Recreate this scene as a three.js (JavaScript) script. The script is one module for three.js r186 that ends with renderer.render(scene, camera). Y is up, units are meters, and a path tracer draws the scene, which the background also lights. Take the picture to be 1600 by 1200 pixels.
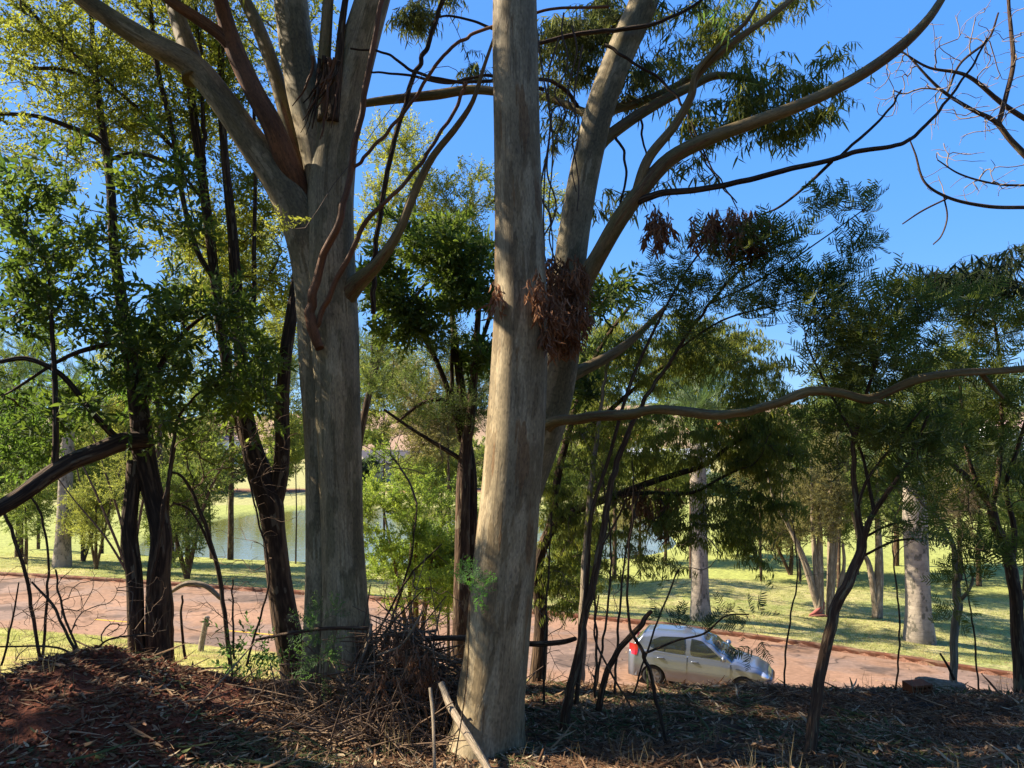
import * as THREE from 'three';
import { mergeGeometries } from 'three/addons/utils/BufferGeometryUtils.js';

// ---------------------------------------------------------------- camera, sky, sun, exposure
const scene = new THREE.Scene();
const EYE = 8, PITCH = Math.atan(90 / 1201), F = 1201;
const camera = new THREE.PerspectiveCamera(2 * Math.atan(600 / F) * 180 / Math.PI, 4 / 3, 0.05, 5000);
camera.position.set(0, EYE, 0);
camera.rotation.x = PITCH;
const renderer = new THREE.WebGLRenderer();
renderer.toneMapping = THREE.LinearToneMapping;
renderer.toneMappingExposure = 3.0;
renderer.shadowMap.enabled = true;

const SUN_AZ = 12, SUN_ALT = 38;      // degrees ahead of straight left, degrees up
const toSun = new THREE.Vector3(-Math.cos(SUN_AZ * Math.PI / 180), 0, -Math.sin(SUN_AZ * Math.PI / 180))
  .multiplyScalar(Math.cos(SUN_ALT * Math.PI / 180)).setY(Math.sin(SUN_ALT * Math.PI / 180));
{
  const W = 512, Hh = 256, a = new Float32Array(W * Hh * 4);
  const zen = [0.029, 0.105, 0.345], mid = [0.050, 0.175, 0.41], hor = [0.22, 0.34, 0.44], gnd = [0.10, 0.09, 0.06];
  for (let j = 0; j < Hh; j++) for (let i = 0; i < W; i++) {
    const el = ((j + 0.5) / Hh - 0.5) * Math.PI, az = ((i + 0.5) / W - 0.5) * 2 * Math.PI;
    const v = new THREE.Vector3(Math.cos(el) * Math.cos(az), Math.sin(el), Math.cos(el) * Math.sin(az));
    const ang = Math.acos(Math.min(1, v.dot(toSun))) * 180 / Math.PI;
    const s = Math.max(0, Math.sin(el)), k1 = Math.pow(1 - s, 1.6), k2 = Math.exp(-s / 0.10);
    const glow = 1.6 * Math.exp(-ang / 7) + 0.13 * Math.exp(-ang / 24);
    for (let c = 0; c < 3; c++) {
      let x = zen[c] + (mid[c] - zen[c]) * k1; x += (hor[c] - x) * k2;
      x += glow * [1, 0.98, 0.92][c];
      if (el < 0) x = gnd[c];
      a[(j * W + i) * 4 + c] = x;
    }
    a[(j * W + i) * 4 + 3] = 1;
  }
  const t = new THREE.DataTexture(a, W, Hh, THREE.RGBAFormat, THREE.FloatType);
  t.mapping = THREE.EquirectangularReflectionMapping; t.magFilter = THREE.LinearFilter; t.minFilter = THREE.LinearFilter;
  t.needsUpdate = true;
  scene.background = t; scene.environment = t;
}
const sun = new THREE.DirectionalLight(new THREE.Color().setRGB(1, 0.91, 0.76), 5);
sun.name = 'sun';
sun.position.copy(toSun).multiplyScalar(120).add(new THREE.Vector3(0, 2, -30));
sun.target.position.set(0, 2, -30);
sun.castShadow = true; sun.shadow.mapSize.set(4096, 4096); sun.shadow.radius = 1;
Object.assign(sun.shadow.camera, { left: -70, right: 70, top: 60, bottom: -60, near: 1, far: 300 });
scene.add(sun, sun.target);

// ---------------------------------------------------------------- helpers
function RNG(seed) { let s = seed >>> 0; const f = () => { s = (s + 0x6D2B79F5) >>> 0; let t = s; t = Math.imul(t ^ (t >>> 15), t | 1); t ^= t + Math.imul(t ^ (t >>> 7), t | 61); return ((t ^ (t >>> 14)) >>> 0) / 4294967296; };
  f.r = (a, b) => a + (b - a) * f(); f.n = () => (f() + f() + f() - 1.5) * 1.15; return f; }
const V = (x, y, z) => new THREE.Vector3(x, y, z);
function hash(x, y, z) { let h = Math.imul(x, 374761393) ^ Math.imul(y, 668265263) ^ Math.imul(z, 2147483647 - 98765); h = Math.imul(h ^ (h >>> 13), 1274126177); h ^= h >>> 16; return (h >>> 0) / 4294967296; }
const sm = (t) => t * t * (3 - 2 * t);
const ss = (a, b, x) => sm(Math.min(1, Math.max(0, (x - a) / (b - a))));
const mixn = (a, b, t) => a + (b - a) * t;
function noise3(x, y, z) {
  const X = Math.floor(x), Y = Math.floor(y), Z = Math.floor(z), u = sm(x - X), v = sm(y - Y), w = sm(z - Z);
  const l = (i, j) => mixn(hash(X, Y + i, Z + j), hash(X + 1, Y + i, Z + j), u);
  return mixn(mixn(l(0, 0), l(1, 0), v), mixn(l(0, 1), l(1, 1), v), w);
}
const noise2 = (x, y) => noise3(x, y, 7.3);
const fbm2 = (x, y, o = 4) => { let s = 0, a = 0.5, n = 0; for (let i = 0; i < o; i++) { s += a * noise3(x, y, i * 11.7); n += a; a *= 0.5; x *= 2.03; y *= 2.03; } return s / n; };
// value noise that repeats every px, py cells
function pnoise(x, y, px, py, seed) {
  const X = Math.floor(x), Y = Math.floor(y), u = sm(x - X), v = sm(y - Y), m = (a, b) => ((a % b) + b) % b;
  const h = (i, j) => hash(m(X + i, px), m(Y + j, py), seed);
  return mixn(mixn(h(0, 0), h(1, 0), u), mixn(h(0, 1), h(1, 1), u), v);
}
// fx, fy cells over the whole tile, octaves double
function pfbm(u, v, fx, fy, seed, o = 4) { let s = 0, a = 0.5, n = 0; for (let i = 0; i < o; i++) { s += a * pnoise(u * fx, v * fy, fx, fy, seed + i * 17); n += a; a *= 0.55; fx *= 2; fy *= 2; } return s / n; }

function P(u, v, d) {           // pixel of the photograph at horizontal distance d ahead
  const x = (u - 800) / F, y = (600 - v) / F, c = Math.cos(PITCH), s = Math.sin(PITCH);
  const Y = y * c + s, Z = c - y * s;
  return V(x / Z * d, EYE + Y / Z * d, -d);
}
const PX = (w, d) => w / F * d; // pixels to metres at that distance

const used = {};
function numbered(n) { const k = used[n] = (used[n] ?? -1) + 1; return k ? `${n}_${String(k).padStart(3, '0')}` : n; }
function tag(o, label, category, group) { o.userData.label = label; o.userData.category = category; if (group) o.userData.group = group; return o; }
function thing(name, label, category, pos, group) { const g = new THREE.Group(); g.name = numbered(name); g.position.copy(pos); scene.add(g); return tag(g, label, category, group); }
const shadows = (m) => { m.castShadow = true; m.receiveShadow = true; return m; };
function part(name, geo, mat, parent, kind) {
  const m = shadows(new THREE.Mesh(geo, mat)); m.name = name;
  if (parent !== scene) geo.translate(-parent.position.x, -parent.position.y, -parent.position.z);   // geometry is made in world places, kept about the thing's base
  if (kind) m.userData.kind = kind;
  parent.add(m); return m;
}
function localPart(name, geo, mat, parent, kind) { const m = shadows(new THREE.Mesh(geo, mat)); m.name = name; if (kind) m.userData.kind = kind; parent.add(m); return m; }
function struct(name, geo, mat) { const m = shadows(new THREE.Mesh(geo, mat)); m.name = name; m.userData.kind = 'structure'; scene.add(m); return m; }

function tex(w, h, fn, srgb = true, rep = true) {
  const a = new Uint8Array(w * h * 4);
  for (let j = 0; j < h; j++) for (let i = 0; i < w; i++) {
    const c = fn((i + 0.5) / w, (j + 0.5) / h), k = (j * w + i) * 4;
    a[k] = Math.max(0, Math.min(255, c[0] * 255)); a[k + 1] = Math.max(0, Math.min(255, c[1] * 255)); a[k + 2] = Math.max(0, Math.min(255, c[2] * 255)); a[k + 3] = 255;
  }
  const t = new THREE.DataTexture(a, w, h); if (srgb) t.colorSpace = THREE.SRGBColorSpace;
  t.magFilter = THREE.LinearFilter; t.minFilter = THREE.LinearMipmapLinearFilter; t.generateMipmaps = true;
  if (rep) t.wrapS = t.wrapT = THREE.RepeatWrapping; t.needsUpdate = true; return t;
}
const g3 = (x) => [x, x, x];
const lin = (r, g, b) => new THREE.Color().setRGB(r, g, b);

// a tapered tube through stations [{p, r}]; uv in turns and metres
function tube(st, o = {}) {
  const n = st.length, sides = o.sides ?? 8, rough = o.rough ?? 0, nf = o.nf ?? 3, sd = o.seed ?? 1;
  const pos = [], uv = [], idx = [];
  let up = null, len = 0;
  const wraps = o.wraps ?? Math.max(1, Math.round(st[0].r * 2 * Math.PI / (o.tileU ?? 1.2))), tv = o.tileV ?? 1;
  const T = V(), A = V(), B = V();
  for (let i = 0; i < n; i++) {
    const a = st[Math.max(0, i - 1)].p, b = st[Math.min(n - 1, i + 1)].p;
    T.subVectors(b, a).normalize();
    if (!up) up = Math.abs(T.x) < 0.9 ? V(1, 0, 0) : V(0, 0, 1);
    A.copy(up).addScaledVector(T, -up.dot(T)).normalize(); up = A.clone(); B.crossVectors(T, A);
    if (i) len += st[i].p.distanceTo(st[i - 1].p);
    for (let k = 0; k <= sides; k++) {
      const th = k / sides * 2 * Math.PI, c = Math.cos(th), s = Math.sin(th);
      let r = st[i].r;
      if (rough) r *= 1 + rough * ((noise3(c * 1.3 + sd, s * 1.3, len * nf / 3 + sd) + 0.5 * noise3(c * 2.9 + sd, s * 2.9, len * nf + sd)) - 0.75) * 2;
      if (o.shape) r *= o.shape(th, len, i / (n - 1));
      pos.push(st[i].p.x + (A.x * c + B.x * s) * r, st[i].p.y + (A.y * c + B.y * s) * r, st[i].p.z + (A.z * c + B.z * s) * r);
      uv.push(k / sides * wraps, len / tv + sd * 0.37);
    }
  }
  const w = sides + 1;
  for (let i = 0; i < n - 1; i++) for (let k = 0; k < sides; k++) { const a = i * w + k; idx.push(a, a + 1, a + w, a + 1, a + w + 1, a + w); }
  if (o.cap !== false) {                                    // close the ends
    for (const e of [0, n - 1]) {
      const c = pos.length / 3; pos.push(st[e].p.x, st[e].p.y, st[e].p.z); uv.push(0.5, 0.5);
      for (let k = 0; k < sides; k++) { const a = e * w + k; e ? idx.push(c, a, a + 1) : idx.push(c, a + 1, a); }
    }
  }
  const g = new THREE.BufferGeometry();
  g.setAttribute('position', new THREE.Float32BufferAttribute(pos, 3)); g.setAttribute('uv', new THREE.Float32BufferAttribute(uv, 2));
  g.setIndex(idx); g.computeVertexNormals();
  if (o.cap !== false || true) {                            // one normal along the seam
    const nn = g.attributes.normal;
    for (let i = 0; i < n; i++) { const a = i * w, b = a + sides; const x = nn.getX(a) + nn.getX(b), y = nn.getY(a) + nn.getY(b), z = nn.getZ(a) + nn.getZ(b), l = Math.hypot(x, y, z) || 1; nn.setXYZ(a, x / l, y / l, z / l); nn.setXYZ(b, x / l, y / l, z / l); }
  }
  return g;
}
// stations through control points [{p, r}], resampled on a smooth curve
function stations(ctrl, step) {
  if (ctrl.length === 2) ctrl = [ctrl[0], { p: ctrl[0].p.clone().lerp(ctrl[1].p, 0.5), r: (ctrl[0].r + ctrl[1].r) / 2 }, ctrl[1]];
  const c = new THREE.CatmullRomCurve3(ctrl.map((q) => q.p), false, 'centripetal');
  let len = 0; for (let i = 1; i < ctrl.length; i++) len += ctrl[i].p.distanceTo(ctrl[i - 1].p);
  const n = Math.max(ctrl.length, Math.ceil(len / step)), out = [];
  for (let i = 0; i <= n; i++) {
    const t = i / n, f = t * (ctrl.length - 1), k = Math.min(ctrl.length - 2, Math.floor(f)), s = f - k;
    out.push({ p: c.getPoint(t), r: mixn(ctrl[k].r, ctrl[k + 1].r, s) });
  }
  return out;
}
const ctrlOf = (pts) => pts.map(([u, v, d, w]) => ({ p: P(u, v, d), r: PX(w, d) / 2 }));

// ---------------------------------------------------------------- the lie of the land (heights about the eye, d ahead)
const dFar = (x) => x > -60 && x < 30 ? 28.35 - 0.33 * x - 0.0033 * x * x : x <= -60 ? 28.35 + 19.8 - 11.88 - 0.0 * (x + 60) : 28.35 - 9.9 - 2.97 - 0.53 * (x - 30);
const RW = 7.7;
const sp = (t) => Math.log(1 + Math.exp(t));
const yRoad = (x) => -6.15 - 0.014 * x - 0.05 * sp((x - 5) / 1.5) * 1.5;
const LAKE = -9.2;
const lakeF = (x, d) => { const a = Math.abs((x + 9) / 25), b = Math.abs((d - 84) / 27); return Math.pow(a * a * a + b * b * b, 1 / 3) + 0.10 * (noise2(x * 0.08, d * 0.08) - 0.5); };
function moundH(x, d) {
  const dx = x + 3.36, dd = d - 6.25, wob = (fbm2(x * 1.7 + 3, d * 1.7, 3) - 0.5) * 0.35;
  const r = 0.80 - Math.sqrt(0.02 + Math.pow(dx < 0 ? dx * 0.62 : dx * 0.50, 2) + Math.pow(dd < 0 ? dd * 0.27 : dd * 0.50, 2)) + wob * 0.4;
  return Math.max(0, sp(r * 9) / 9 - 0.02) * 0.92;
}
function H(x, d) {
  const df = dFar(x), dn = df - RW, yr = yRoad(x);
  let y;
  const near = (q) => -1.6 - 0.106 * q - 0.02 * Math.max(0, x - 2.5) - 0.006 * Math.abs(x) * 0;
  const crest = 7.8, yc = near(crest);
  if (d < crest) y = d < 0 ? -1.6 : near(d);
  else if (d < dn) {
    const m = Math.min(13, crest + (dn - crest) * 0.5), ym = mixn(yc, yr, 0.54);
    y = d < m ? mixn(yc, ym, (d - crest) / (m - crest)) : mixn(ym, yr, (d - m) / (dn - m));
  } else if (d < df) y = yr;
  else {
    const a = Math.max(-8.85, yr + 0.1 - 0.105 * (d - df));
    const hump = yr + 0.1 - 0.012 * (d - df) - 2.5 * ss(36, 52, d);
    y = mixn(a, Math.max(-8.85, hump), ss(2, 10, x + (d - 30) * 0.0));
    const f = lakeF(x, d);
    if (f < 1.25) y = mixn(y, -8.95, ss(1.25, 1.03, f));
    y -= 1.6 * ss(1.03, 0.9, f);
    if (d > 105) {
      const e = d - 105;
      y = mixn(y, -8.9, ss(105, 112, d)) + (d > 112 ? 0.5 * ss(112, 135, d) + (e > 45 ? 0.012 * (e - 45) : 0) : 0);
      const hills = ss(190, 640, d) * (27 + 12 * (fbm2(x * 0.004 + 2, d * 0.003, 3) - 0.5) + 6 * Math.sin(x * 0.006 + 1)) + ss(600, 1100, d) * (16 + 30 * (fbm2(x * 0.0022 + 9, 4, 2) - 0.5));
      y += hills;
    }
  }
  if (d < dn - 1) {                                        // loose soil of the bank
    const k = ss(dn - 1, dn - 4, d);
    y += k * ((fbm2(x * 0.9, d * 0.9, 3) - 0.5) * 0.16 + (fbm2(x * 5, d * 5, 2) - 0.5) * 0.05);
    if (d < 9) y += moundH(x, d);
  } else if (d > df + 0.5 && d < 110) y += (fbm2(x * 0.35, d * 0.35, 3) - 0.5) * 0.22 * ss(df + 0.5, df + 4, d);
  return y;
}
const ground = (x, z) => EYE + H(x, -z);
function onGround(u, v, far = 200) {                       // where a photograph pixel meets the land
  let prev = 2;
  for (let d = 2; d < far; d += 0.05 + d * 0.004) { const p = P(u, v, d); if (p.y < ground(p.x, p.z)) { let a = prev, b = d; for (let i = 0; i < 12; i++) { const m = (a + b) / 2, q = P(u, v, m); if (q.y < ground(q.x, q.z)) b = m; else a = m; } return P(u, v, b); } prev = d; }
  return P(u, v, far);
}
const setOn = (u, d) => { const x = (u - 800) / F * d; return V(x, ground(x, -d), -d); };

// ---------------------------------------------------------------- materials
const std = (o) => (o.roughness ?? 1) >= 0.7 ? new THREE.MeshPhysicalMaterial({ specularIntensity: 0.4, ...o }) : new THREE.MeshStandardMaterial(o);
function flaky(seed, tones) {                             // smooth gum bark: flaked patches with edges, long streaks
  const W = 512, Hh = 1024;
  const hgt = new Float32Array(W * Hh);
  const col = tex(W, Hh, (u, v) => {
    const wu = u + 0.02 * (pfbm(u, v, 6, 6, seed, 3) - 0.5), wv = v + 0.05 * (pfbm(u, v, 5, 5, seed + 3, 3) - 0.5);
    const a = pfbm(wu, wv, 5, 5, seed + 5, 6), b = pfbm(wu, wv, 8, 5, seed + 9, 6), c = pfbm(wu, wv, 12, 5, seed + 31, 5), st = pfbm(u, v, 60, 5, seed + 13, 3), fine = pfbm(u, v, 90, 110, seed + 19, 2);
    let k = tones[0].slice(), h = 0.5;
    const lay = (t, m) => { for (let i = 0; i < 3; i++) k[i] = mixn(k[i], t[i], m); };
    lay(tones[1], ss(0.50, 0.545, a) * 0.85); h += 0.25 * ss(0.52, 0.535, a);
    lay(tones[2], ss(0.57, 0.61, b) * 0.6); h -= 0.2 * ss(0.585, 0.6, b);
    lay(tones[3], ss(0.63, 0.675, c) * 0.6); h += 0.15 * ss(0.645, 0.665, c);
    lay(tones[4], ss(0.64, 0.75, st) * 0.45);
    const pit = ss(0.70, 0.78, pfbm(u, v, 40, 70, seed + 41, 2)); const m = (0.87 + 0.10 * st + 0.30 * (fine - 0.5) + 0.42 * (pfbm(u, v, 4, 7, seed + 23, 5) - 0.5)) * (1 - 0.14 * pit);
    hgt[Math.min(Hh - 1, Math.floor(v * Hh)) * W + Math.min(W - 1, Math.floor(u * W))] = h + 0.25 * st + 0.1 * fine;
    return [k[0] * m, k[1] * m, k[2] * m];
  });
  const bump = tex(W, Hh, (u, v) => g3(hgt[Math.min(Hh - 1, Math.floor(v * Hh)) * W + Math.min(W - 1, Math.floor(u * W))] * 0.7), false);
  return std({ map: col, bumpMap: bump, bumpScale: 0.004, roughness: 0.72 });
}
const srgb = (r, g, b) => [r / 255, g / 255, b / 255];
const barkGum = flaky(11, [srgb(150, 132, 98), srgb(116, 104, 74), srgb(178, 160, 124), srgb(110, 92, 62), srgb(92, 78, 56)]);
const barkGumB = flaky(71, [srgb(147, 129, 97), srgb(120, 102, 73), srgb(174, 156, 122), srgb(124, 90, 56), srgb(94, 78, 56)]);
const barkLimb = flaky(131, [srgb(122, 104, 68), srgb(106, 94, 56), srgb(142, 118, 80), srgb(108, 70, 44), srgb(88, 74, 48)]);
const barkRed = flaky(231, [srgb(122, 82, 54), srgb(106, 74, 50), srgb(138, 98, 68), srgb(88, 64, 46), srgb(80, 60, 42)]);
function roughBark(seed, lo, hi, spot, bs = 0.012) {
  const W = 256, Hh = 512, hgt = (u, v) => { const w = u + 0.04 * (pfbm(u, v, 6, 8, seed, 3) - 0.5); return 0.6 * Math.abs(pfbm(w, v, 14, 5, seed + 2, 4) - 0.5) * 2.6 + 0.4 * pfbm(u, v, 40, 30, seed + 7, 2); };
  const map = tex(W, Hh, (u, v) => { const h = Math.min(1, hgt(u, v)), s = ss(0.66, 0.7, pfbm(u, v, 10, 12, seed + 21, 4)), k = ss(0.1, 0.75, h); return [0, 1, 2].map((i) => mixn(mixn(lo[i], hi[i], k), spot[i], s * 0.7)); });
  return std({ map, bumpMap: tex(W, Hh, (u, v) => g3(hgt(u, v)), false), bumpScale: bs, roughness: 0.92 });
}
const barkDark = roughBark(5, srgb(48, 36, 27), srgb(102, 80, 58), srgb(120, 108, 86));
const barkMid = roughBark(15, srgb(62, 46, 34), srgb(112, 88, 66), srgb(130, 120, 92));
const barkPale = roughBark(25, srgb(120, 104, 84), srgb(172, 156, 132), srgb(100, 92, 72), 0.008);
const barkTwig = std({ color: lin(0.085, 0.058, 0.042), roughness: 0.9 });
const barkTwigPale = std({ color: lin(0.20, 0.15, 0.11), roughness: 0.9 });
const deadTwig = std({ color: lin(0.13, 0.082, 0.05), roughness: 0.95 });
const palmBark = (() => {
  const W = 256, Hh = 512, h = (u, v) => { const w = v + 0.01 * (pfbm(u, v, 5, 8, 4, 3) - 0.5), r = (w * 22) % 1; return 0.55 + 0.12 * ss(0.0, 0.12, r) * ss(1, 0.75, r) + 0.3 * (pfbm(u, v, 24, 60, 9, 4) - 0.5); };
  return std({ map: tex(W, Hh, (u, v) => { const k = 0.72 + 0.35 * h(u, v) + 0.5 * (pfbm(u, v, 5, 10, 44, 5) - 0.5), l = ss(0.6, 0.68, pfbm(u, v, 9, 14, 61, 4)); return [mixn(0.60, 0.42, l) * k, mixn(0.545, 0.39, l) * k, mixn(0.47, 0.33, l) * k]; }), bumpMap: tex(W, Hh, (u, v) => g3(h(u, v)), false), bumpScale: 0.02, roughness: 0.9 });
})();
const leafMat = (trans, coat = 0) => new THREE.MeshPhysicalMaterial({ color: 0xffffff, roughness: 0.96, specularIntensity: 0.25, transmission: trans, thickness: 0, clearcoat: coat, clearcoatRoughness: 0.38, side: THREE.DoubleSide });
const mLeaf = leafMat(0.64, 0.06), mLeafSoft = leafMat(0.66, 0), mLeafFar = leafMat(0.62), mDead = leafMat(0.25);

// ---------------------------------------------------------------- leaves
// one leaf along +y from the origin, facing +z, folded on its midrib and bent
function leafGeo(L, W, { bend = 0.2, fold = 0.25, curve = 0, seg = [0, 0.3, 0.65, 1], shape = [0.15, 1, 0.8, 0.02] } = {}) {
  const pos = [], idx = [];
  seg.forEach((t, i) => {
    const w = W / 2 * shape[i], z = -bend * L * t * t, x = curve * L * t * t, y = L * t * (1 - 0.25 * bend * t);
    pos.push(x - w, y, z + w * fold, x, y, z, x + w, y, z + w * fold);
    if (i) { const a = (i - 1) * 3, b = i * 3; idx.push(a, a + 1, b, a + 1, b + 1, b, a + 1, a + 2, b + 1, a + 2, b + 2, b + 1); }
  });
  const g = new THREE.BufferGeometry(); g.setAttribute('position', new THREE.Float32BufferAttribute(pos, 3)); g.setIndex(idx); g.computeVertexNormals(); return g;
}
const placed = (g, m) => g.clone().applyMatrix4(m);
const M4 = (p, q, s) => new THREE.Matrix4().compose(p, q, typeof s === 'number' ? V(s, s, s) : s);
const Q = (x, y, z) => new THREE.Quaternion().setFromEuler(new THREE.Euler(x, y, z, 'YXZ'));
function stick(a, b, r0, r1, n = 3) { const g = tube([{ p: a, r: r0 }, { p: b, r: r1 }], { sides: n, cap: false }); g.deleteAttribute('uv'); return g; }
// a leafy twig: leaves on alternating sides of a short stem along +y, tips turned the way the species holds them
function twigGeo(seed, o) {
  const r = RNG(seed), list = [], n = o.n, len = o.len;
  list.push(stick(V(0, 0, 0), V(0, len, 0), o.stem ?? 0.0022, 0.001));
  for (let i = 0; i < n; i++) {
    const t = (i + 0.6) / n, y = len * t, L = o.L * r.r(0.5, 1.25), W = o.W * r.r(0.6, 1.2);
    const g = leafGeo(L, W, { bend: r.r(0.0, 0.6), fold: r.r(0.1, 0.6), curve: r.n() * (o.curve ?? 0.16), ...(o.fine ? {} : {}) });
    const side = i * 2.4 + r.n() * 0.5;                       // spiral
    const out = o.out * r.r(0.7, 1.25);
    const q = Q(0, side, 0).multiply(Q(out, 0, 0)).multiply(Q(0, r.n() * 0.9, 0));
    list.push(placed(g, M4(V(0, y, 0), q, 1)));
  }
  return mergeGeometries(list);
}
// hanging sprays of sickle leaves: the stem arches over, every leaf points mostly down
function gumSpray(seed, L = 0.14, W = 0.019, n = 12, len = 0.34) {
  const r = RNG(seed), list = [];
  let prev = V(0, 0, 0);
  for (let i = 1; i <= n; i++) {
    const t = i / n, p = V(len * 0.8 * t, len * (0.42 * t - 0.62 * t * t), r.n() * 0.02);
    list.push(stick(prev, p, 0.0018, 0.0014)); prev = p;
    const g = leafGeo(L * r.r(0.7, 1.15), W * r.r(0.8, 1.2), { bend: r.r(-0.15, 0.3), curve: r.n() * 0.22, fold: 0.15, shape: [0.2, 1, 0.7, 0.02] });
    list.push(placed(g, M4(p, Q(Math.PI - r.r(0.05, 0.95), r() * 6.28, 0).multiply(Q(0, r() * 6.28, 0)), 1)));
  }
  return mergeGeometries(list);
}
// twice-feathered leaf: a long stalk, pairs of pinnae, rows of tiny leaflets
function featherLeaf(seed, L = 0.32, pairs = 8, pin = 0.105) {
  const r = RNG(seed), list = [], at = (t) => V(0, L * t * (1 - 0.1 * t), -0.30 * L * t * t);
  for (let i = 0; i < 4; i++) list.push(stick(at(i / 4), at((i + 1) / 4), 0.0016, 0.0013));
  for (let i = 0; i < pairs; i++) for (const e of [-1, 1]) {
    if (r() < 0.08) continue;
    const t = 0.16 + 0.84 * i / (pairs - 1), pl = pin * (0.6 + 0.7 * Math.sin(Math.PI * (0.15 + 0.75 * t))) * r.r(0.7, 1.15);
    const dir = V(e * Math.cos(0.5 + r.n() * 0.15), Math.sin(0.5 + r.n() * 0.15), -0.2 - 0.5 * r()).normalize(), Z = V(r.n() * 0.4, 0.25 + r.n() * 0.3, 1).normalize(), X = V().crossVectors(dir, Z).normalize(); Z.crossVectors(X, dir);
    const g = leafGeo(pl, 0.017 * r.r(0.7, 1.2), { bend: r.r(0.1, 0.5), fold: r.r(0.2, 0.9), curve: r.n() * 0.12, seg: [0, 0.35, 0.7, 1], shape: [0.5, 1, 0.85, 0.25] });
    list.push(g.applyMatrix4(new THREE.Matrix4().makeBasis(X, dir, Z).setPosition(at(t))));
  }
  return mergeGeometries(list);
}
function featherSpray(seed) { const r = RNG(seed), l = []; for (let i = 0; i < 4; i++) l.push(placed(featherLeaf(seed + i), M4(V(0, 0.05 * i, 0), Q(1.1 + r.n() * 0.25, i * 2.2 + r.n() * 0.5, 0), r.r(0.8, 1.05)))); return mergeGeometries(l); }
function featherPinnate(seed) {                               // small once-feathered leaves of the fine bushes
  const r = RNG(seed), l = [];
  for (let i = 0; i < 5; i++) for (let k = 0; k < 9; k++) for (const s of [-1, 1]) {
    const a = Q(0.9 + r.n() * 0.2, i * 1.3, 0), g = leafGeo(0.035 * r.r(0.8, 1.1), 0.013, { seg: [0, 0.5, 1], shape: [0.2, 1, 0.05] });
    l.push(placed(placed(g, M4(V(0, 0.025 + 0.02 * k, -0.12 * k * k * 0.012), Q(0.2, 0, -s * 1.05), 1)), M4(V(0, 0.05 * i, 0), a, 1)));
  }
  return mergeGeometries(l);
}
function deadBunch(seed) {
  const r = RNG(seed), l = [];
  for (let i = 0; i < 9; i++) { const g = leafGeo(0.13 * r.r(0.7, 1.1), 0.032 * r.r(0.6, 1.1), { bend: r.r(-0.6, 0.9), fold: r.r(0.5, 1.6), curve: r.n() * 0.3 }); l.push(placed(g, M4(V(r.n() * 0.04, -0.05 * i * 0.5, r.n() * 0.04), Q(Math.PI - r.r(0, 0.8), r() * 6.28, 0).multiply(Q(0, r() * 6.28, 0)), 1))); }
  l.push(stick(V(0, 0.02, 0), V(0, -0.24, 0), 0.002, 0.001)); return mergeGeometries(l);
}
// colours are linear albedo; a to b is the range of a crown's leaves
const KINDS = {
  broad: { geos: [1, 2].map((s) => twigGeo(s, { n: 11, len: 0.26, L: 0.105, W: 0.036, out: 1.15 })), mat: mLeaf, a: [0.06, 0.10, 0.012], b: [0.17, 0.22, 0.026], up: 0.0 },
  small: { geos: [3, 4].map((s) => twigGeo(s, { n: 15, len: 0.34, L: 0.058, W: 0.024, out: 1.15 })), mat: mLeafSoft, a: [0.17, 0.20, 0.02], b: [0.40, 0.40, 0.05], up: 0.3 },
  shrub: { geos: [5, 6].map((s) => twigGeo(s, { n: 14, len: 0.28, L: 0.072, W: 0.026, out: 1.1 })), mat: mLeafSoft, a: [0.06, 0.11, 0.02], b: [0.17, 0.23, 0.035], up: 0.4 },
  gum: { geos: [7, 8, 9].map((s) => gumSpray(s)), mat: mLeaf, a: [0.105, 0.135, 0.022], b: [0.29, 0.29, 0.045], hang: true },
  willow: { geos: [17, 18].map((s) => gumSpray(s, 0.10, 0.015, 15, 0.34)), mat: mLeafSoft, a: [0.11, 0.145, 0.02], b: [0.32, 0.32, 0.045], hang: true },
  feather: { geos: [10, 30].map(featherSpray), mat: mLeafSoft, a: [0.075, 0.11, 0.016], b: [0.21, 0.23, 0.035], up: 0.6 },
  pinnate: { geos: [50, 51].map(featherPinnate), mat: mLeafSoft, a: [0.07, 0.11, 0.025], b: [0.17, 0.2, 0.04], up: 0.5 },
  dead: { geos: [60, 61].map(deadBunch), mat: mDead, a: [0.15, 0.065, 0.03], b: [0.36, 0.18, 0.09], hang: true },
  far: { geos: [70, 71].map((s) => twigGeo(s, { n: 12, len: 0.42, L: 0.15, W: 0.075, out: 1.15, stem: 0.004 })), mat: mLeafFar, a: [0.05, 0.075, 0.022], b: [0.12, 0.145, 0.035], up: 0.3 },
};

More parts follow.
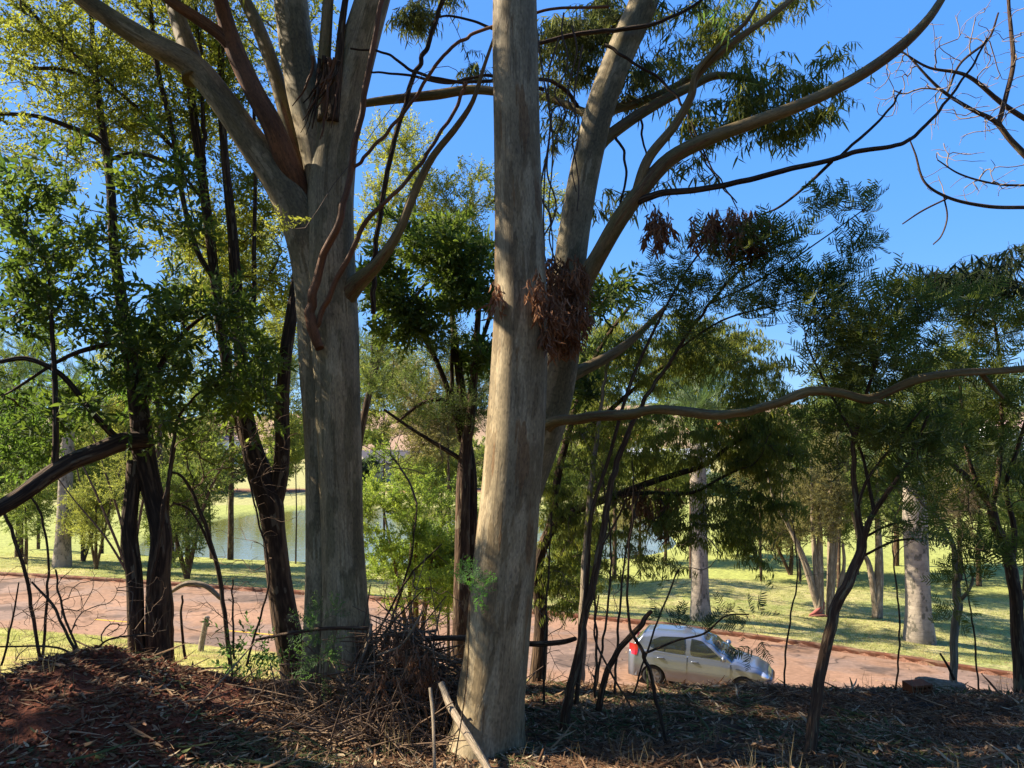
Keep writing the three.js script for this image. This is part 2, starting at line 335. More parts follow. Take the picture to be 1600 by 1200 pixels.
// ---------------------------------------------------------------- growing a crown
// nodes: [{p, d(irection), parent, own radius}], attractors: where twigs must end
function grow(roots, targets, seed, o = {}) {
  const r = RNG(seed), nodes = roots.map((n) => ({ p: n.p, dir: n.dir, par: -1, root: true, cap: n.r }));
  const seg = o.seg ?? 0.16, near = (t) => { let b = 1e9; for (const n of roots) { const q = n.p.distanceToSquared(t); if (q < b) b = q; } return b; };
  const order = targets.map((t) => [near(t), t]).sort((a, b) => a[0] - b[0]);
  const tips = [], v = V();
  for (const [, t] of order) {
    let bi = 0, bd = 1e9;
    for (let i = 0; i < nodes.length; i++) {
      const n = nodes[i]; v.subVectors(t, n.p); const l = v.length() + 1e-6;
      let c = l * (1.25 - 0.45 * v.dot(n.dir) / l); if (n.root) c *= o.rootBias ?? 1.15;
      if (c < bd) { bd = c; bi = i; }
    }
    const a = nodes[bi], L = a.p.distanceTo(t), k = Math.max(2, Math.ceil(L / seg));
    const c1 = a.p.clone().addScaledVector(a.dir, L * 0.30), c2 = t.clone().lerp(a.p, 0.33).add(V(r.n() * 0.13 * L, (o.arch ?? 0.08) * L + r.n() * 0.1 * L, r.n() * 0.13 * L));
    const curve = new THREE.CubicBezierCurve3(a.p, c1, c2, t);
    let par = bi;
    for (let i = 1; i <= k; i++) {
      const p = curve.getPoint(i / k); if (i < k) p.add(V(r.n(), r.n(), r.n()).multiplyScalar(seg * 0.07));
      nodes.push({ p, dir: p.clone().sub(nodes[par].p).normalize(), par, kids: 0 }); par = nodes.length - 1;
    }
    tips.push(par);
  }
  const ex = 2.35, acc = new Float64Array(nodes.length), tip = o.tip ?? 0.0026;
  for (let i = nodes.length - 1; i >= 0; i--) { if (!acc[i]) acc[i] = Math.pow(tip, ex); const n = nodes[i]; n.r = Math.pow(acc[i], 1 / ex); if (n.par >= 0) acc[n.par] += acc[i]; }
  return { nodes, tips };
}
function twigTubes({ nodes }, sides = 5, minR = 0) {
  const kids = nodes.map(() => []); nodes.forEach((n, i) => { if (n.par >= 0) kids[n.par].push(i); });
  const list = [], starts = [];
  nodes.forEach((n, i) => { if (n.par >= 0 && (nodes[n.par].root || !kids[n.par].length || kids[n.par].reduce((a, b) => nodes[b].r > nodes[a].r ? b : a) !== i)) starts.push(i); });
  for (const s of starts) {
    const par = nodes[nodes[s].par], st = [{ p: par.p, r: Math.min(nodes[s].r, (par.cap ?? par.r) * 0.8) }];
    let i = s;
    for (;;) { st.push({ p: nodes[i].p, r: Math.max(minR, nodes[i].r) }); if (!kids[i].length) break; i = kids[i].reduce((a, b) => nodes[b].r > nodes[a].r ? b : a); }
    st[st.length - 1].r *= 0.6;
    const fat = st[0].r > 0.012;
    list.push(tube(st, { sides: fat ? sides + 1 : st[0].r > 0.005 ? sides - 1 : 3, cap: false, wraps: 1 }));
  }
  return list;
}
// points through an ellipsoid given in the photograph's pixels and a distance; noise leaves gaps
function blobPoints(b, r, gapF, gapT) {
  const out = [];
  let rd, n, c, ax, ay;
  if (b.c) { ({ c, n } = b); ax = b.r.x; ay = b.r.y; rd = b.r.z; } else { const [u, v, ru, rv, d] = b; rd = b[5]; n = b[6]; c = P(u, v, d); ax = PX(ru, d); ay = PX(rv, d); }
  for (let i = 0, tries = 0; i < n && tries < n * 12; tries++) {
    const q = V(r.r(-1, 1), r.r(-1, 1), r.r(-1, 1)), l = q.length(); if (l > 1) continue;
    const p = V(c.x + q.x * ax, c.y + q.y * ay, c.z + q.z * rd);
    if (noise3(p.x * gapF + 40, p.y * gapF + 7, p.z * gapF) < gapT * (0.75 + 0.5 * l)) continue;
    out.push(p); i++;
  }
  return out;
}
const col = new THREE.Color();
function foliage(kind, spots, seed, parent, scale = 1, name = 'foliage', tintA, tintB) {
  const K = KINDS[kind], r = RNG(seed + 977), per = K.geos.map(() => []);
  for (const s of spots) per[Math.floor(r() * per.length)].push(s);
  K.geos.forEach((g, gi) => {
    const list = per[gi]; if (!list.length) return;
    const m = new THREE.InstancedMesh(g, K.mat, list.length);
    list.forEach((s, i) => {
      let q;
      if (K.hang) q = Q(r.n() * 0.3, r() * 6.283, r.n() * 0.3);
      else {
        const d = s.dir.clone().multiplyScalar(0.7).add(V(r.n() * 0.75, r.n() * 0.6 + (K.up ?? 0.3) * (s.up ?? 1), r.n() * 0.75)).normalize();
        q = new THREE.Quaternion().setFromUnitVectors(V(0, 1, 0), d).multiply(Q(0, r() * 6.283, 0));
      }
      m.setMatrixAt(i, M4(s.p.clone().sub(parent.position), q, scale * r.r(0.75, 1.2)));
      const A = tintA ?? K.a, B = tintB ?? K.b, t = Math.min(1, Math.max(0, r() * 0.75 + 0.5 * (noise3(s.p.x * 1.3, s.p.y * 1.3, s.p.z * 1.3) - 0.35))), w = r.r(0.85, 1.15);
      m.setColorAt(i, col.setRGB(mixn(A[0], B[0], t) * w, mixn(A[1], B[1], t) * w, mixn(A[2], B[2], t) * w));
    });
    m.name = name; m.userData.kind = 'stuff'; shadows(m); parent.add(m);
  });
}
let treeSeed = 100;
// limbs: [{name, pts: [[u, v, d, width in pixels]...] or ctrl, mat}], crowns: [{kind, blobs, per twig count ...}]
function tree(name, label, category, base, limbs, crowns, o = {}) {
  const seed = o.seed ?? (treeSeed += 37), r = RNG(seed), t = thing(name, label, category, base, o.group);
  const roots = [];
  limbs.forEach((l, i) => {
    const ctrl = l.ctrl ?? ctrlOf(l.pts), rMax = Math.max(...ctrl.map((c) => c.r));
    const st = stations(ctrl, Math.max(0.03, Math.min(0.14, rMax * 0.8)));
    const wob = l.wob ?? 0.0; if (wob) st.forEach((s, k) => { if (k) s.p.add(V((noise3(k * 0.33, i, 1) - 0.5), 0, (noise3(k * 0.33, i, 9) - 0.5)).multiplyScalar(wob * 2)); });
    part(l.name ?? 'branch', tube(st, { sides: rMax > 0.12 ? 30 : rMax > 0.05 ? 18 : rMax > 0.02 ? 10 : 6, rough: l.rough ?? 0.07, nf: l.nf ?? 2, seed: seed * 0.13 + i * 3.1, tileU: l.tileU ?? 1.0, tileV: l.tileV ?? 2.2, shape: l.shape }), l.mat ?? o.bark ?? barkDark, t);
    const skip = l.bare ? 1e9 : (l.from ?? 0);
    let acc = 0;
    st.forEach((s, k) => { if (k < st.length * skip || k === 0) return; acc += s.p.distanceTo(st[k - 1].p); if (acc > 0.12 || k === st.length - 1) { acc = 0; roots.push({ p: s.p, r: s.r, dir: s.p.clone().sub(st[k - 1].p).normalize() }); } });
  });
  const twigs = [];
  crowns.forEach((c, ci) => {
    const rr = RNG(seed + ci * 71 + 5), pts = c.blobs.flatMap((b) => blobPoints(b, rr, c.gapF ?? 1.6, c.gap ?? 0.36));
    const g = grow(c.roots ?? roots, pts, seed + ci * 13 + 1, c), spots = [];
    if (c.twigs !== false) twigs.push(...twigTubes(g, c.sides ?? 5, c.minR ?? 0));
    const per = c.per ?? 4, back = c.back ?? 3;
    for (const ti of g.tips) for (let k = 0; k < per; k++) {
      let i = ti; for (let b = Math.floor(rr() * back); b > 0 && g.nodes[i].par >= 0 && !g.nodes[g.nodes[i].par].root; b--) i = g.nodes[i].par;
      const n = g.nodes[i], q = g.nodes[n.par] ?? n;
      spots.push({ p: n.p.clone().lerp(q.p, rr()), dir: n.dir });
    }
    if (c.kind) foliage(c.kind, spots, seed + ci * 29, t, c.scale ?? 1, c.name ?? 'foliage', c.a, c.b);
  });
  if (twigs.length) part('twigs', mergeGeometries(twigs), o.twigMat ?? barkTwig, t, 'stuff');
  return t;
}

// ================================================================ SETTING
{ // ground: one sheet to the horizon
  const rows = []; for (let d = -10; d < 2; d += 0.5) rows.push(d); for (let d = 2; d < 10; d += 0.055) rows.push(d); for (let d = 10; d < 60; d += 0.16 + (d - 10) * 0.004) rows.push(d); for (let d = 60; d < 1700; d *= 1.016) rows.push(d);
  const NC = 230, pos = [], uv = [], cl = [], idx = [], C = [0, 0, 0];
  for (const d of rows) for (let j = 0; j <= NC; j++) {
    const s = (j / NC - 0.5) * 2, x = (0.6 * s + 0.4 * s * s * s) * (Math.max(0, d) * 1.15 + 12);
    const inRoad = d > dFar(x) - RW && d < dFar(x);
    pos.push(x, EYE + H(x, d) - (inRoad ? 0.08 : 0), -d); uv.push(x / 1.6, d / 1.6);
    const big = fbm2(x * 0.22, d * 0.22, 4), fine = fbm2(x * 1.9 + 50, d * 1.9, 4);
    const set = (c, k) => { for (let i = 0; i < 3; i++) C[i] += (c[i] - C[i]) * k; };
    C[0] = 0.08; C[1] = 0.043; C[2] = 0.021;                                     // bank: dark soil under litter
    set([0.05, 0.03, 0.017], ss(0.5, 0.62, fine));
    set([0.15, 0.043, 0.019], ss(0.03, 0.16, d < 9 ? moundH(x, d) : 0) * 0.9);     // the dug red earth
    const verge = ss(8.6, 10.2, d + (fine - 0.5) * 2.2 + (x > 0.5 ? -6 * ss(0.5, 2.5, x) * ss(30, 12, d) : 0));
    set([0.58, 0.47, 0.15], verge); set([0.44, 0.42, 0.11], verge * ss(0.45, 0.62, big)); set([0.30, 0.15, 0.085], verge * ss(0.57, 0.68, fine) * 0.7);
    if (d > dFar(x) - RW - 1.0) { set([0.29, 0.14, 0.08], ss(dFar(x) - RW - 1.0 + fine, dFar(x) - RW - 0.2 + fine * 0.6, d)); }
    if (d > dFar(x) - 0.2) {
      const k = ss(dFar(x) + 0.1, dFar(x) + 0.7, d + (fine - 0.5) * 1.2);
      set([0.45, 0.41, 0.145], k); set([0.31, 0.335, 0.10], k * ss(0.40, 0.58, big)); set([0.52, 0.43, 0.20], k * ss(0.56, 0.7, fine) * 0.6);
      set([0.38, 0.41, 0.105], k * ss(38, 52, d));
    }
    if (d > 108) { set([0.42, 0.40, 0.15], 1); set([0.30, 0.15, 0.08], ss(129, 131, d) * ss(140, 138, d)); set([0.33, 0.23, 0.12], ss(150, 260, d) * ss(0.4, 0.55, fbm2(x * 0.02, d * 0.02, 3))); set([0.42, 0.27, 0.17], ss(250, 320, d) * (0.7 + 0.3 * Math.sin(x * 0.02 + d * 0.01))); set([0.10, 0.12, 0.05], ss(620, 720, d)); }
    cl.push(...C);
  }
  const w = NC + 1;
  for (let i = 0; i < rows.length - 1; i++) for (let j = 0; j < NC; j++) { const a = i * w + j; idx.push(a, a + 1, a + w, a + 1, a + w + 1, a + w); }
  const g = new THREE.BufferGeometry(); g.setAttribute('position', new THREE.Float32BufferAttribute(pos, 3)); g.setAttribute('uv', new THREE.Float32BufferAttribute(uv, 2)); g.setAttribute('color', new THREE.Float32BufferAttribute(cl, 3)); g.setIndex(idx); g.computeVertexNormals();
  const h = (u, v) => 0.5 * pfbm(u, v, 12, 12, 301, 5) + 0.5 * pfbm(u, v, 70, 70, 311, 3);
  const map = tex(512, 512, (u, v) => { const k = 0.52 + 0.85 * (h(u, v) - 0.1) * (0.75 + 0.5 * pfbm(u, v, 4, 4, 331, 3)); return [k, k * 0.985, k * 0.97]; });
  struct('ground', g, std({ map, bumpMap: tex(512, 512, (u, v) => g3(h(u, v)), false), bumpScale: 0.03, vertexColors: true, roughness: 1 }));
}
{ // road: tarmac red with dust, its broken yellow line, and the low earthy kerb beyond it
  const strip = (f0, f1, dy, n0 = -75, n1 = 40, step = 0.5, across = 10) => {
    const pos = [], uv = [], idx = []; let rows = 0;
    for (let x = n0; x <= n1 + 1e-6; x += step) { rows++; for (let k = 0; k <= across; k++) { const d = mixn(f0(x), f1(x), k / across); pos.push(x, EYE + yRoad(x) + dy, -d); uv.push(x / 3, d / 3); } }
    const w = across + 1; for (let i = 0; i < rows - 1; i++) for (let k = 0; k < across; k++) { const a = i * w + k; idx.push(a, a + w, a + 1, a + 1, a + w, a + w + 1); }
    const g = new THREE.BufferGeometry(); g.setAttribute('position', new THREE.Float32BufferAttribute(pos, 3)); g.setAttribute('uv', new THREE.Float32BufferAttribute(uv, 2)); g.setIndex(idx); g.computeVertexNormals(); return g;
  };
  const h = (u, v) => 0.35 * pfbm(u, v, 6, 9, 401, 5) + 0.65 * pfbm(u, v, 120, 120, 411, 2);
  const rm = tex(1024, 512, (u, v) => { const k = 0.66 + 0.3 * h(u, v) + 0.22 * (pfbm(u, v, 9, 4, 461, 5) - 0.5), d = ss(0.40, 0.62, pfbm(u, v, 6, 5, 421, 5)), cr = 1 - 0.35 * ss(0.035, 0.0, Math.abs(pfbm(u, v, 7, 6, 471, 4) - 0.5)) * ss(0.45, 0.6, pfbm(u, v, 5, 3, 481, 3)), st = 1 - 0.22 * ss(0.56, 0.66, pfbm(u, v, 8, 7, 491, 5)); const q = k * cr * st; return [0.60 * q + 0.045 * d, 0.49 * q + 0.01 * d, 0.415 * q - 0.02 * d]; });
  rm.repeat.set(1 / 4, 1 / 2.6);
  struct('road', strip((x) => dFar(x) - RW - 0.12 + 0.5 * (noise2(x * 0.6, 3) - 0.5) + 0.2 * (noise2(x * 2.6, 3) - 0.5), (x) => dFar(x) + 0.04, 0), std({ map: rm, bumpMap: tex(256, 256, (u, v) => g3(pfbm(u, v, 100, 100, 431, 2)), false), bumpScale: 0.006, roughness: 0.95 }));
  const ym = std({ map: tex(128, 64, (u, v) => { const k = 0.8 + 0.3 * pfbm(u, v, 20, 20, 6, 3); return [0.80 * k, 0.60 * k, 0.22 * k]; }), roughness: 0.8 });
  let first = true;
  for (const [x0, x1] of [[9.6, 11.5], [-14, -11.8], [-9.2, -7]]) { const mid = (x) => dFar(x) - RW * 0.78; const m = new THREE.Mesh(strip((x) => mid(x) - 0.06, (x) => mid(x) + 0.06, 0.006, x0, x1, 0.1, 2), ym); m.name = numbered('road_line'); m.userData.kind = 'structure'; shadows(m); scene.add(m); }
  const km = std({ map: tex(256, 128, (u, v) => { const k = 0.7 + 0.5 * (pfbm(u, v, 16, 8, 441, 4) - 0.2), d = ss(0.4, 0.6, pfbm(u, v, 7, 5, 451, 4)); return [mixn(0.52, 0.46, d) * k, mixn(0.40, 0.28, d) * k, mixn(0.30, 0.19, d) * k]; }), roughness: 1 });
  { // kerb: a rounded low profile swept along the far edge
    const prof = [[0, -0.06], [0.01, 0.09], [0.05, 0.125], [0.17, 0.13], [0.30, 0.12], [0.34, -0.06]], pos = [], uv = [], idx = []; let rows = 0;
    for (let x = -75; x <= 40; x += 0.35) { rows++; prof.forEach(([q, y], k) => { const wv = 0.06 * (fbm2(x * 0.7, k * 0.4, 4) - 0.5); pos.push(x, EYE + yRoad(x) + y + (k && k < 5 ? wv * 0.7 : 0), -(dFar(x) + q + wv)); uv.push(x / 2, k * 0.12); }); }
    const w = prof.length; for (let i = 0; i < rows - 1; i++) for (let k = 0; k < w - 1; k++) { const a = i * w + k; idx.push(a, a + w, a + 1, a + 1, a + w, a + w + 1); }
    const g = new THREE.BufferGeometry(); g.setAttribute('position', new THREE.Float32BufferAttribute(pos, 3)); g.setAttribute('uv', new THREE.Float32BufferAttribute(uv, 2)); g.setIndex(idx); g.computeVertexNormals();
    struct('kerb', g, km);
  }
}
{ // lake
  const g = new THREE.CircleGeometry(1, 90); g.rotateX(-Math.PI / 2); g.scale(31, 1, 33); g.translate(-9, EYE + LAKE, -84);
  const uv = g.attributes.uv, p = g.attributes.position; for (let i = 0; i < p.count; i++) uv.setXY(i, p.getX(i) / 4, p.getZ(i) / 4);
  struct('lake', g, std({ color: lin(0.15, 0.15, 0.035), roughness: 0.05, bumpMap: tex(256, 256, (u, v) => g3(pfbm(u, v, 8, 20, 501, 4)), false), bumpScale: 0.012 }));
}

// ================================================================ THE THREE GUM TREES
const TA = thing; // (kept short below)
tree('gum_tree', 'large smooth grey gum tree with two fused stems and forked limbs, left of centre', 'tree', setOn(528, 7.0), [
  { name: 'trunk', mat: barkGum, pts: [[502, 1120, 7.12, 66], [500, 1000, 7.1, 50], [501, 860, 7.1, 44], [502, 700, 7.1, 50], [497, 560, 7.08, 58], [487, 430, 7.05, 56], [469, 350, 7.0, 58], [434, 280, 6.95, 53], [395, 226, 6.9, 48], [347, 157, 6.8, 43], [303, 105, 6.75, 42], [225, 62, 6.6, 36], [130, -2, 6.4, 28], [60, -70, 6.2, 22]], from: 0.8, tileU: 1.1, rough: 0.09, tileV: 2.6 },
  { name: 'trunk', mat: barkGum, pts: [[556, 1130, 6.98, 128], [546, 1060, 7.0, 92], [540, 960, 7.0, 70], [534, 830, 7.0, 64], [529, 680, 7.0, 66], [523, 520, 7.0, 72], [517, 380, 7.0, 72], [517, 280, 7.0, 72], [527, 200, 7.0, 68], [544, 135, 7.0, 61], [564, 60, 6.95, 57], [584, -10, 6.9, 53], [612, -120, 6.8, 48], [640, -330, 6.6, 34]], from: 0.86, tileU: 1.2, rough: 0.09, tileV: 2.6, shape: (th, len) => 1 + 0.14 * Math.exp(-len / 0.35) * Math.sin(3 * th + 2) },
  { mat: barkGum, pts: [[508, 300, 7.0, 50], [494, 220, 7.0, 56], [478, 150, 7.0, 58], [464, 80, 7.0, 56], [454, 0, 7.0, 54], [440, -130, 7.0, 48], [452, -330, 6.9, 34]], from: 0.6, rough: 0.06, tileV: 2.6 },
  { name: 'branch', mat: barkLimb, pts: [[508, 190, 6.85, 26], [506, 110, 6.85, 22], [510, 40, 6.85, 19], [516, -40, 6.85, 15]], bare: true },
  { name: 'branch', mat: barkDark, pts: [[520, 190, 6.8, 20], [528, 110, 6.8, 15], [534, 40, 6.8, 12], [546, -40, 6.8, 9]], bare: true },
  { mat: barkLimb, pts: [[305, 125, 6.76, 40], [297, 85, 6.8, 32], [280, 35, 6.9, 27], [262, -30, 7, 22]], from: 0.9 },
  { mat: barkRed, pts: [[486, 372, 7.1, 30], [470, 310, 7.03, 40], [450, 258, 6.88, 38], [425, 195, 6.72, 34], [398, 145, 6.65, 32], [366, 75, 6.6, 30], [345, 0, 6.5, 24], [330, -80, 6.4, 18]], from: 0.9 },
  { mat: barkRed, pts: [[368, 80, 6.6, 22], [345, 55, 6.55, 20], [310, 30, 6.5, 19], [262, -2, 6.4, 16], [215, -50, 6.3, 12]], from: 0.9 },
  { mat: barkLimb, pts: [[482, 330, 7.1, 30], [466, 255, 7.1, 25], [448, 185, 7.15, 24], [425, 100, 7.2, 23], [402, 40, 7.3, 21], [378, -10, 7.4, 18], [350, -80, 7.5, 14]], from: 0.9 },
  { mat: barkLimb, pts: [[522, 485, 7.0, 40], [552, 448, 6.9, 30], [588, 414, 6.8, 19], [622, 364, 6.7, 15], [648, 300, 6.65, 14], [676, 245, 6.6, 12], [712, 200, 6.55, 11], [738, 160, 6.5, 8], [756, 105, 6.5, 6], [775, 50, 6.5, 4]], from: 0.95 },
  { mat: barkRed, pts: [[500, 545, 6.74, 14], [486, 510, 6.70, 18], [487, 470, 6.66, 15], [502, 405, 6.6, 12], [530, 345, 6.5, 11], [545, 280, 6.5, 10], [560, 200, 6.45, 10], [578, 100, 6.4, 9], [598, 0, 6.4, 8], [610, -60, 6.4, 7]], from: 0.95, wob: 0.012 },
  { mat: barkRed, pts: [[492, 515, 6.70, 9], [508, 475, 6.66, 9], [535, 420, 6.6, 9], [572, 345, 6.55, 8], [612, 305, 6.5, 7], [655, 260, 6.5, 6.5], [690, 205, 6.45, 6], [725, 140, 6.4, 6], [728, 128, 6.4, 5]], from: 0.95, wob: 0.012 },
  { mat: barkRed, pts: [[548, 268, 6.5, 6], [575, 240, 6.45, 6], [620, 190, 6.4, 6], [665, 125, 6.3, 6], [700, 80, 6.2, 6], [735, 55, 6.2, 6], [800, 32, 6.1, 6], [860, 15, 6.1, 5], [950, 10, 6.1, 5]], from: 0.95, wob: 0.014 },
  { mat: barkDark, pts: [[583, 490, 7.3, 8], [586, 400, 7.3, 8], [600, 290, 7.3, 8], [618, 215, 7.3, 8], [640, 140, 7.3, 8], [668, 70, 7.3, 8], [690, 0, 7.3, 8], [700, -60, 7.3, 7]], from: 0.95, wob: 0.014 },
], [
  { kind: 'gum', n: 0, blobs: [[440, -420, 420, 230, 7.2, 2.6, 260], [700, -420, 260, 220, 6.4, 2.0, 130], [190, -190, 270, 190, 6.6, 1.3, 190], [330, -60, 120, 60, 6.3, 0.6, 30]], per: 3, gap: 0.42, gapF: 2.4, seg: 0.25 },
  { kind: 'gum', blobs: [[690, 50, 70, 60, 8.6, 0.5, 60], [745, 230, 25, 40, 7.4, 0.3, 6], [640, 40, 40, 50, 8.4, 0.4, 26], [740, 90, 30, 40, 8.4, 0.3, 12]], per: 3, scale: 0.85, a: [0.08, 0.10, 0.03], b: [0.17, 0.18, 0.045] },
  { kind: 'small', blobs: [[452, 362, 36, 12, 6.5, 0.10, 6]], per: 3, scale: 0.6, back: 1 },
], { twigMat: barkTwig });

tree('gum_tree', 'thick straight grey gum trunk without forks, right of centre', 'tree', setOn(762, 5.86), [
  { name: 'trunk', mat: barkGumB, pts: [[754, 1190, 5.84, 134], [761, 1140, 5.86, 109], [766, 1090, 5.87, 102], [774, 1030, 5.88, 98], [786, 900, 5.9, 97], [798, 780, 5.9, 92], [809, 640, 5.92, 90], [815, 500, 5.92, 86], [812, 350, 5.92, 78], [808, 200, 5.92, 75], [805, 60, 5.92, 74], [803, -100, 5.92, 68], [800, -330, 5.9, 58], [790, -650, 5.8, 40], [800, -950, 5.8, 24]], from: 0.72, tileU: 1.2, rough: 0.05, nf: 1.2, tileV: 2.6, shape: (th, len) => 1 + 0.13 * Math.exp(-len / 0.3) * Math.sin(3 * th + 0.7) + 0.012 * Math.sin(2 * th + len) },
  { mat: barkLimb, pts: [[803, -250, 5.9, 40], [700, -420, 5.2, 30], [560, -560, 4.6, 20], [420, -640, 4.3, 12]], from: 0.4 },
  { mat: barkLimb, pts: [[800, -330, 5.9, 36], [900, -500, 6.4, 26], [1020, -640, 6.8, 16], [1150, -700, 7.0, 10]], from: 0.4 },
], [
  { kind: 'gum', blobs: [[620, -600, 420, 250, 5.4, 2.2, 170], [1000, -640, 260, 200, 6.6, 1.8, 90]], per: 4, seg: 0.3 },
]);

